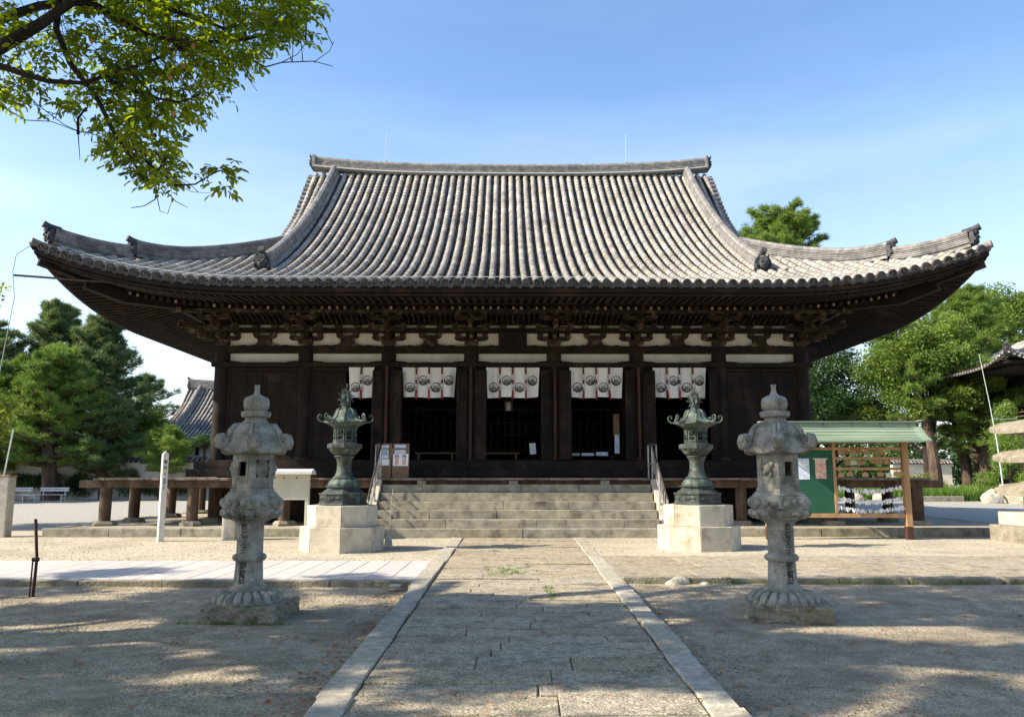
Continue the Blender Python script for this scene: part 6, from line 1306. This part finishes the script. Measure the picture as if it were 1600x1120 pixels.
while k < 1650:
    px, py = g.uniform(-60, 492), g.uniform(-60, 292)
    if not inside(px, py, poly): continue
    q = 0.5 + 0.5 * math.sin(px * 0.043 + 1.0) * math.sin(py * 0.051 + px * 0.013)
    if px < 160 and g.uniform() > 0.25 + 0.4 * q: continue
    if g.uniform() > 0.5 + 0.6 * q: continue
    k += 1; Y = g.uniform(8.1, 9.9) if k % 4 else g.uniform(7.5, 8.2); c = PW(px, py, Y) - O
    a = min(anchors, key=lambda q_: (q_ - c).length); dd = (c - a); dd.z *= 0.5
    if (a - c).length < 0.7 and k % 3 == 0: tw_.tube([a, a.lerp(c, 0.5) + Vector((0, 0, 0.03)), c], [0.006, 0.004, 0.003], 4)
    az = g.uniform(0, 6.28); spray(c - Vector((0, 0, 0)), dd.normalized() * 0.6 + Vector((math.cos(az), math.sin(az), g.normal() * 0.3)), g.uniform(0.12, 0.28), int(g.integers(6, 11)))
for k in range(22):
    px, py = g.normal(345, 10), g.normal(275, 15); c = PW(px, py, 8.4) - O; az = g.uniform(0, 6.28); spray(c, Vector((math.cos(az), math.sin(az), -0.3)), 0.09, 6)
V = np.array([tuple(v) for v in LV]).reshape(-1, 7, 3); N = len(V); b7 = np.arange(N)[:, None] * 7
F = np.concatenate([b7 + np.array([f]) for f in ((0, 1, 6), (1, 2, 6), (2, 3, 6), (3, 4, 6), (4, 5, 6), (5, 0, 6))], 0)
link('near_foliage', npmesh('near_foliage', V.reshape(-1, 3), F, m_leafN), nt_)
lp = MB()
for (px, py) in ((302, 72), (285, 103), (266, 122), (271, 178), (143, 65)): c = PW(px, py, 7.4) - O; lp.add([c + Vector((0, 0, 0.035)), c + Vector((0.022, 0.01, 0)), c + Vector((0.004, 0, -0.035)), c + Vector((-0.022, -0.01, 0))], [(0, 1, 2, 3)])
lp.build('red_leaves', m_leafS, nt_)
tr = MB(); tr.tube([(0, 0, -0.2), (0.1, 0, 2.0), (0.4, 0.2, 4.0), (0.9, 0.3, 5.4)], [0.5, 0.40, 0.36, 0.28], 12)
for e in ((W2(bough[0][0], bough[0][1])[0]), (W2(bough[1][0], bough[1][1])[0]), Vector((3.5, -2.5, 8.4)), Vector((-2.5, 2, 8.5)), Vector((-3, -3, 8.2)), Vector((4.6, -4.2, 9.6)), Vector((1, 2.2, 9)), Vector((6.5, -1.0, 10.4))): 
    s_ = Vector((0.7, 0.25, 4.8)); tr.tube([s_, s_.lerp(e, 0.5) + Vector((0, 0, 0.4)), e], [0.2, 0.15, 0.1], 8)
tr.tube([Vector((0.9, 0.3, 5.4)), W2(bough[2][0], bough[2][1])[0] + Vector((-0.4, 0, 0.8)), W2(bough[2][0], bough[2][1])[0]], [0.2, 0.14, 0.09], 8)
tr.build('trunk', m_bark, nt_, smooth=True); mb.build('boughs', m_bark, nt_, smooth=True); stuff(tw_.build('twigs', m_bark, nt_))
def above(c):   # keep the crown above the field of view
    Y = c[1] + O.y; X = c[0] + O.x
    return c[2] > 1.5 + 0.66 * Y + 1.3 or X < -0.72 * Y - 2.2 or Y < 1.0
g = np.random.default_rng(110); cc = []
while len(cc) < 185:
    c = np.array((g.uniform(-5, 10.5), g.uniform(-9.5, 1.4), g.uniform(7.0, 12.2)))
    if above(c) and ((c[0] - 2.5) / 8) ** 2 + ((c[1] + 3.7) / 5.8) ** 2 + ((c[2] - 9.4) / 3.2) ** 2 < 1: cc.append(c)
link('crown', leaf_mesh('crown', m_leafN, clumps(cc, g.uniform(0.28, 0.62, 185), 460, 111, 0.6), 0.13, 0.6, 0.5, 112), nt_)
# second shade tree further left, out of frame
t2 = thing('shade_tree', 'broad evergreen tree standing outside the left edge, its dappled shade lying on the sand', 'tree', (-15.5, 4.9, 0)); g = np.random.default_rng(120); cc = []
while len(cc) < 195:
    c = np.array((g.uniform(-5.5, 6.0), g.uniform(-6.5, 5.6), g.uniform(4.2, 9.5)))
    X, Y = c[0] - 15.5, c[1] + 4.9
    if X < -0.74 * Y - 2.5 and (c[0] / 5.8) ** 2 + (c[1] / 6.2) ** 2 + ((c[2] - 7) / 2.8) ** 2 < 1: cc.append(c)
link('crown', leaf_mesh('crown', m_leafN, clumps(cc, g.uniform(0.3, 0.65, 195), 460, 121, 0.6), 0.13, 0.6, 0.5, 122), t2)
tr = MB(); tr.tube([(0, 0, -0.2), (0.1, 0, 2.5), (0, 0.1, 5)], [0.45, 0.36, 0.26], 12)
for k in range(9): e = Vector(cc[k * 15]); tr.tube([(0, 0.1, 4.2), Vector((0, 0.1, 4.6)).lerp(e, 0.5) + Vector((0, 0, 0.5)), e], [0.18, 0.11, 0.04], 7)
tr.build('trunk', m_bark, t2, smooth=True)

for k, (x, y_, l) in enumerate(((-9, -9, 'added broad evergreen behind the viewpoint, left of the path, cutting sky light'), (8.5, -8, 'added broad evergreen behind the viewpoint, right of the path, cutting sky light'), (0.5, -17, 'added broad evergreen farthest behind the viewpoint, cutting sky light'), (15, 0.5, 'added broad evergreen off to the right of the forecourt, cutting sky light'))):  # unseen trees added to cut sky fill on the forecourt and hall front
    broad_tree('broadleaf_tree', l, x, y_, 12.5, (6.0, 5.0, 4.6), m_leafN, 150 + 3 * k, 90, 260, 0.26, 0.4, 'unseen trees added around the viewpoint to cut sky light', clump_r=1.2)
# ---------------------------------------------------------------- small things on the ground
g = np.random.default_rng(130)
def scatter(name, label, cat, m, N, region, size, flat=0.5, z=None, avoid=True):
    V = []; F = []; k = 0
    base_ = [(0, 0, 1), (1, 0, 0), (0, 1, 0), (-1, 0, 0), (0, -1, 0), (0, 0, -0.4)]; fc = [(0, 1, 2), (0, 2, 3), (0, 3, 4), (0, 4, 1), (5, 2, 1), (5, 3, 2), (5, 4, 3), (5, 1, 4)]
    while k < N:
        x = g.uniform(region[0], region[1]); y_ = region[2] + (region[3] - region[2]) * g.uniform() ** 1.3
        if avoid and (PX0 - 0.28 < x < PX1 + 0.28): continue
        zz_ = z if z is not None else gz(y_) + 0.004
        s = size * g.uniform(0.5, 1.4); a = g.uniform(0, 6.28); ca, sa = math.cos(a), math.sin(a); e = g.uniform(0.5, 1)
        for (bx_, by, bz) in base_: V.append((x + s * (bx_ * ca - by * sa * e), y_ + s * (bx_ * sa + by * ca * e), zz_ + bz * s * flat))
        F.extend([tuple(i + 6 * k for i in f) for f in fc]); k += 1
    o = stuff(link(name, npmesh(name, np.array(V), np.array(F), m))); tag(o, label, cat); return o
scatter('loose_grit', 'loose grit scattered over the sandy forecourt', 'grit', m_sand, 20000, (-9, 9, 3.2, 11.8), 0.011)
scatter('yard_pebbles', 'small pale pebbles lying on the yard before the temple', 'pebbles', m_gravel, 7000, (-14, 14, 12.6, 20), 0.014, z=-0.002)
def leaves_on_ground(name, label, m, N, pts_fn, size, zf):
    P = np.array([pts_fn() for _ in range(N)]); P = np.array([(x, y_, zf(x, y_) + 0.012) for x, y_ in P])
    o = stuff(link(name, leaf_mesh(name, m, P, size, 0.6, 0.97, 140, jit=0.5))); tag(o, label, 'leaves')
def pf():
    r = g.uniform()
    if r < 0.45: return (PX0 - 0.3 - abs(g.normal()) * 0.22, g.uniform(4.5, 11.5))
    if r < 0.6: return (PX1 + 0.3 + abs(g.normal()) * 0.2, g.uniform(4.5, 11.5))
    return (g.uniform(-6, 6), g.uniform(4, 11.5))
leaves_on_ground('fallen_leaves', 'scattered red and brown fallen leaves on the sand beside the path', m_leafS, 850, pf, 0.042, lambda x, y_: (0.012 if PX0 - 0.26 < x < PX1 + 0.26 else gz(y_)))
# grass in joints
N = 420; V = []
def tuft(x, y_, z, s, n):
    for _ in range(n):
        a = g.uniform(0, 6.28); l = s * g.uniform(0.5, 1.2); dx, dy = math.cos(a) * l * 0.7, math.sin(a) * l * 0.7; px_, py_ = x + g.normal() * s * 0.6, y_ + g.normal() * s * 0.3
        V.extend([(px_ - 0.003, py_, z), (px_ + 0.003, py_, z), (px_ + dx, py_ + dy, z + l), (px_ + dx - 0.001, py_ + dy, z + l)])
for _ in range(26): tuft(g.uniform(-0.5, 0.2), g.uniform(12.2, 13.6), 0, 0.05, 12)
for _ in range(60): tuft(g.choice([PX0 - 0.005, PX1 + 0.005, PX1 + 0.26, PX0 - 0.27]) + g.normal() * 0.01, g.uniform(6, 16), -0.02, 0.03, 7)
for _ in range(26): tuft(0.45 + g.normal() * 0.04, g.uniform(10.0, 11.2), 0, 0.03, 8)
for _ in range(90): tuft(g.uniform(1.6, 11), 11.98, -0.07, 0.06, 10)
for _ in range(120): tuft(g.uniform(-11.5, 13), 20.02, 0, 0.05, 9)
for _ in range(40): tuft(g.uniform(-3.8, -2.6), 9.18 + g.normal() * 0.02, -0.14, 0.04, 9)
V = np.array(V); o = stuff(link('joint_grass', npmesh('joint_grass', V, np.arange(len(V)).reshape(-1, 4), m_grass))); tag(o, 'thin tufts of grass growing in the joints and along the stone edges', 'grass')
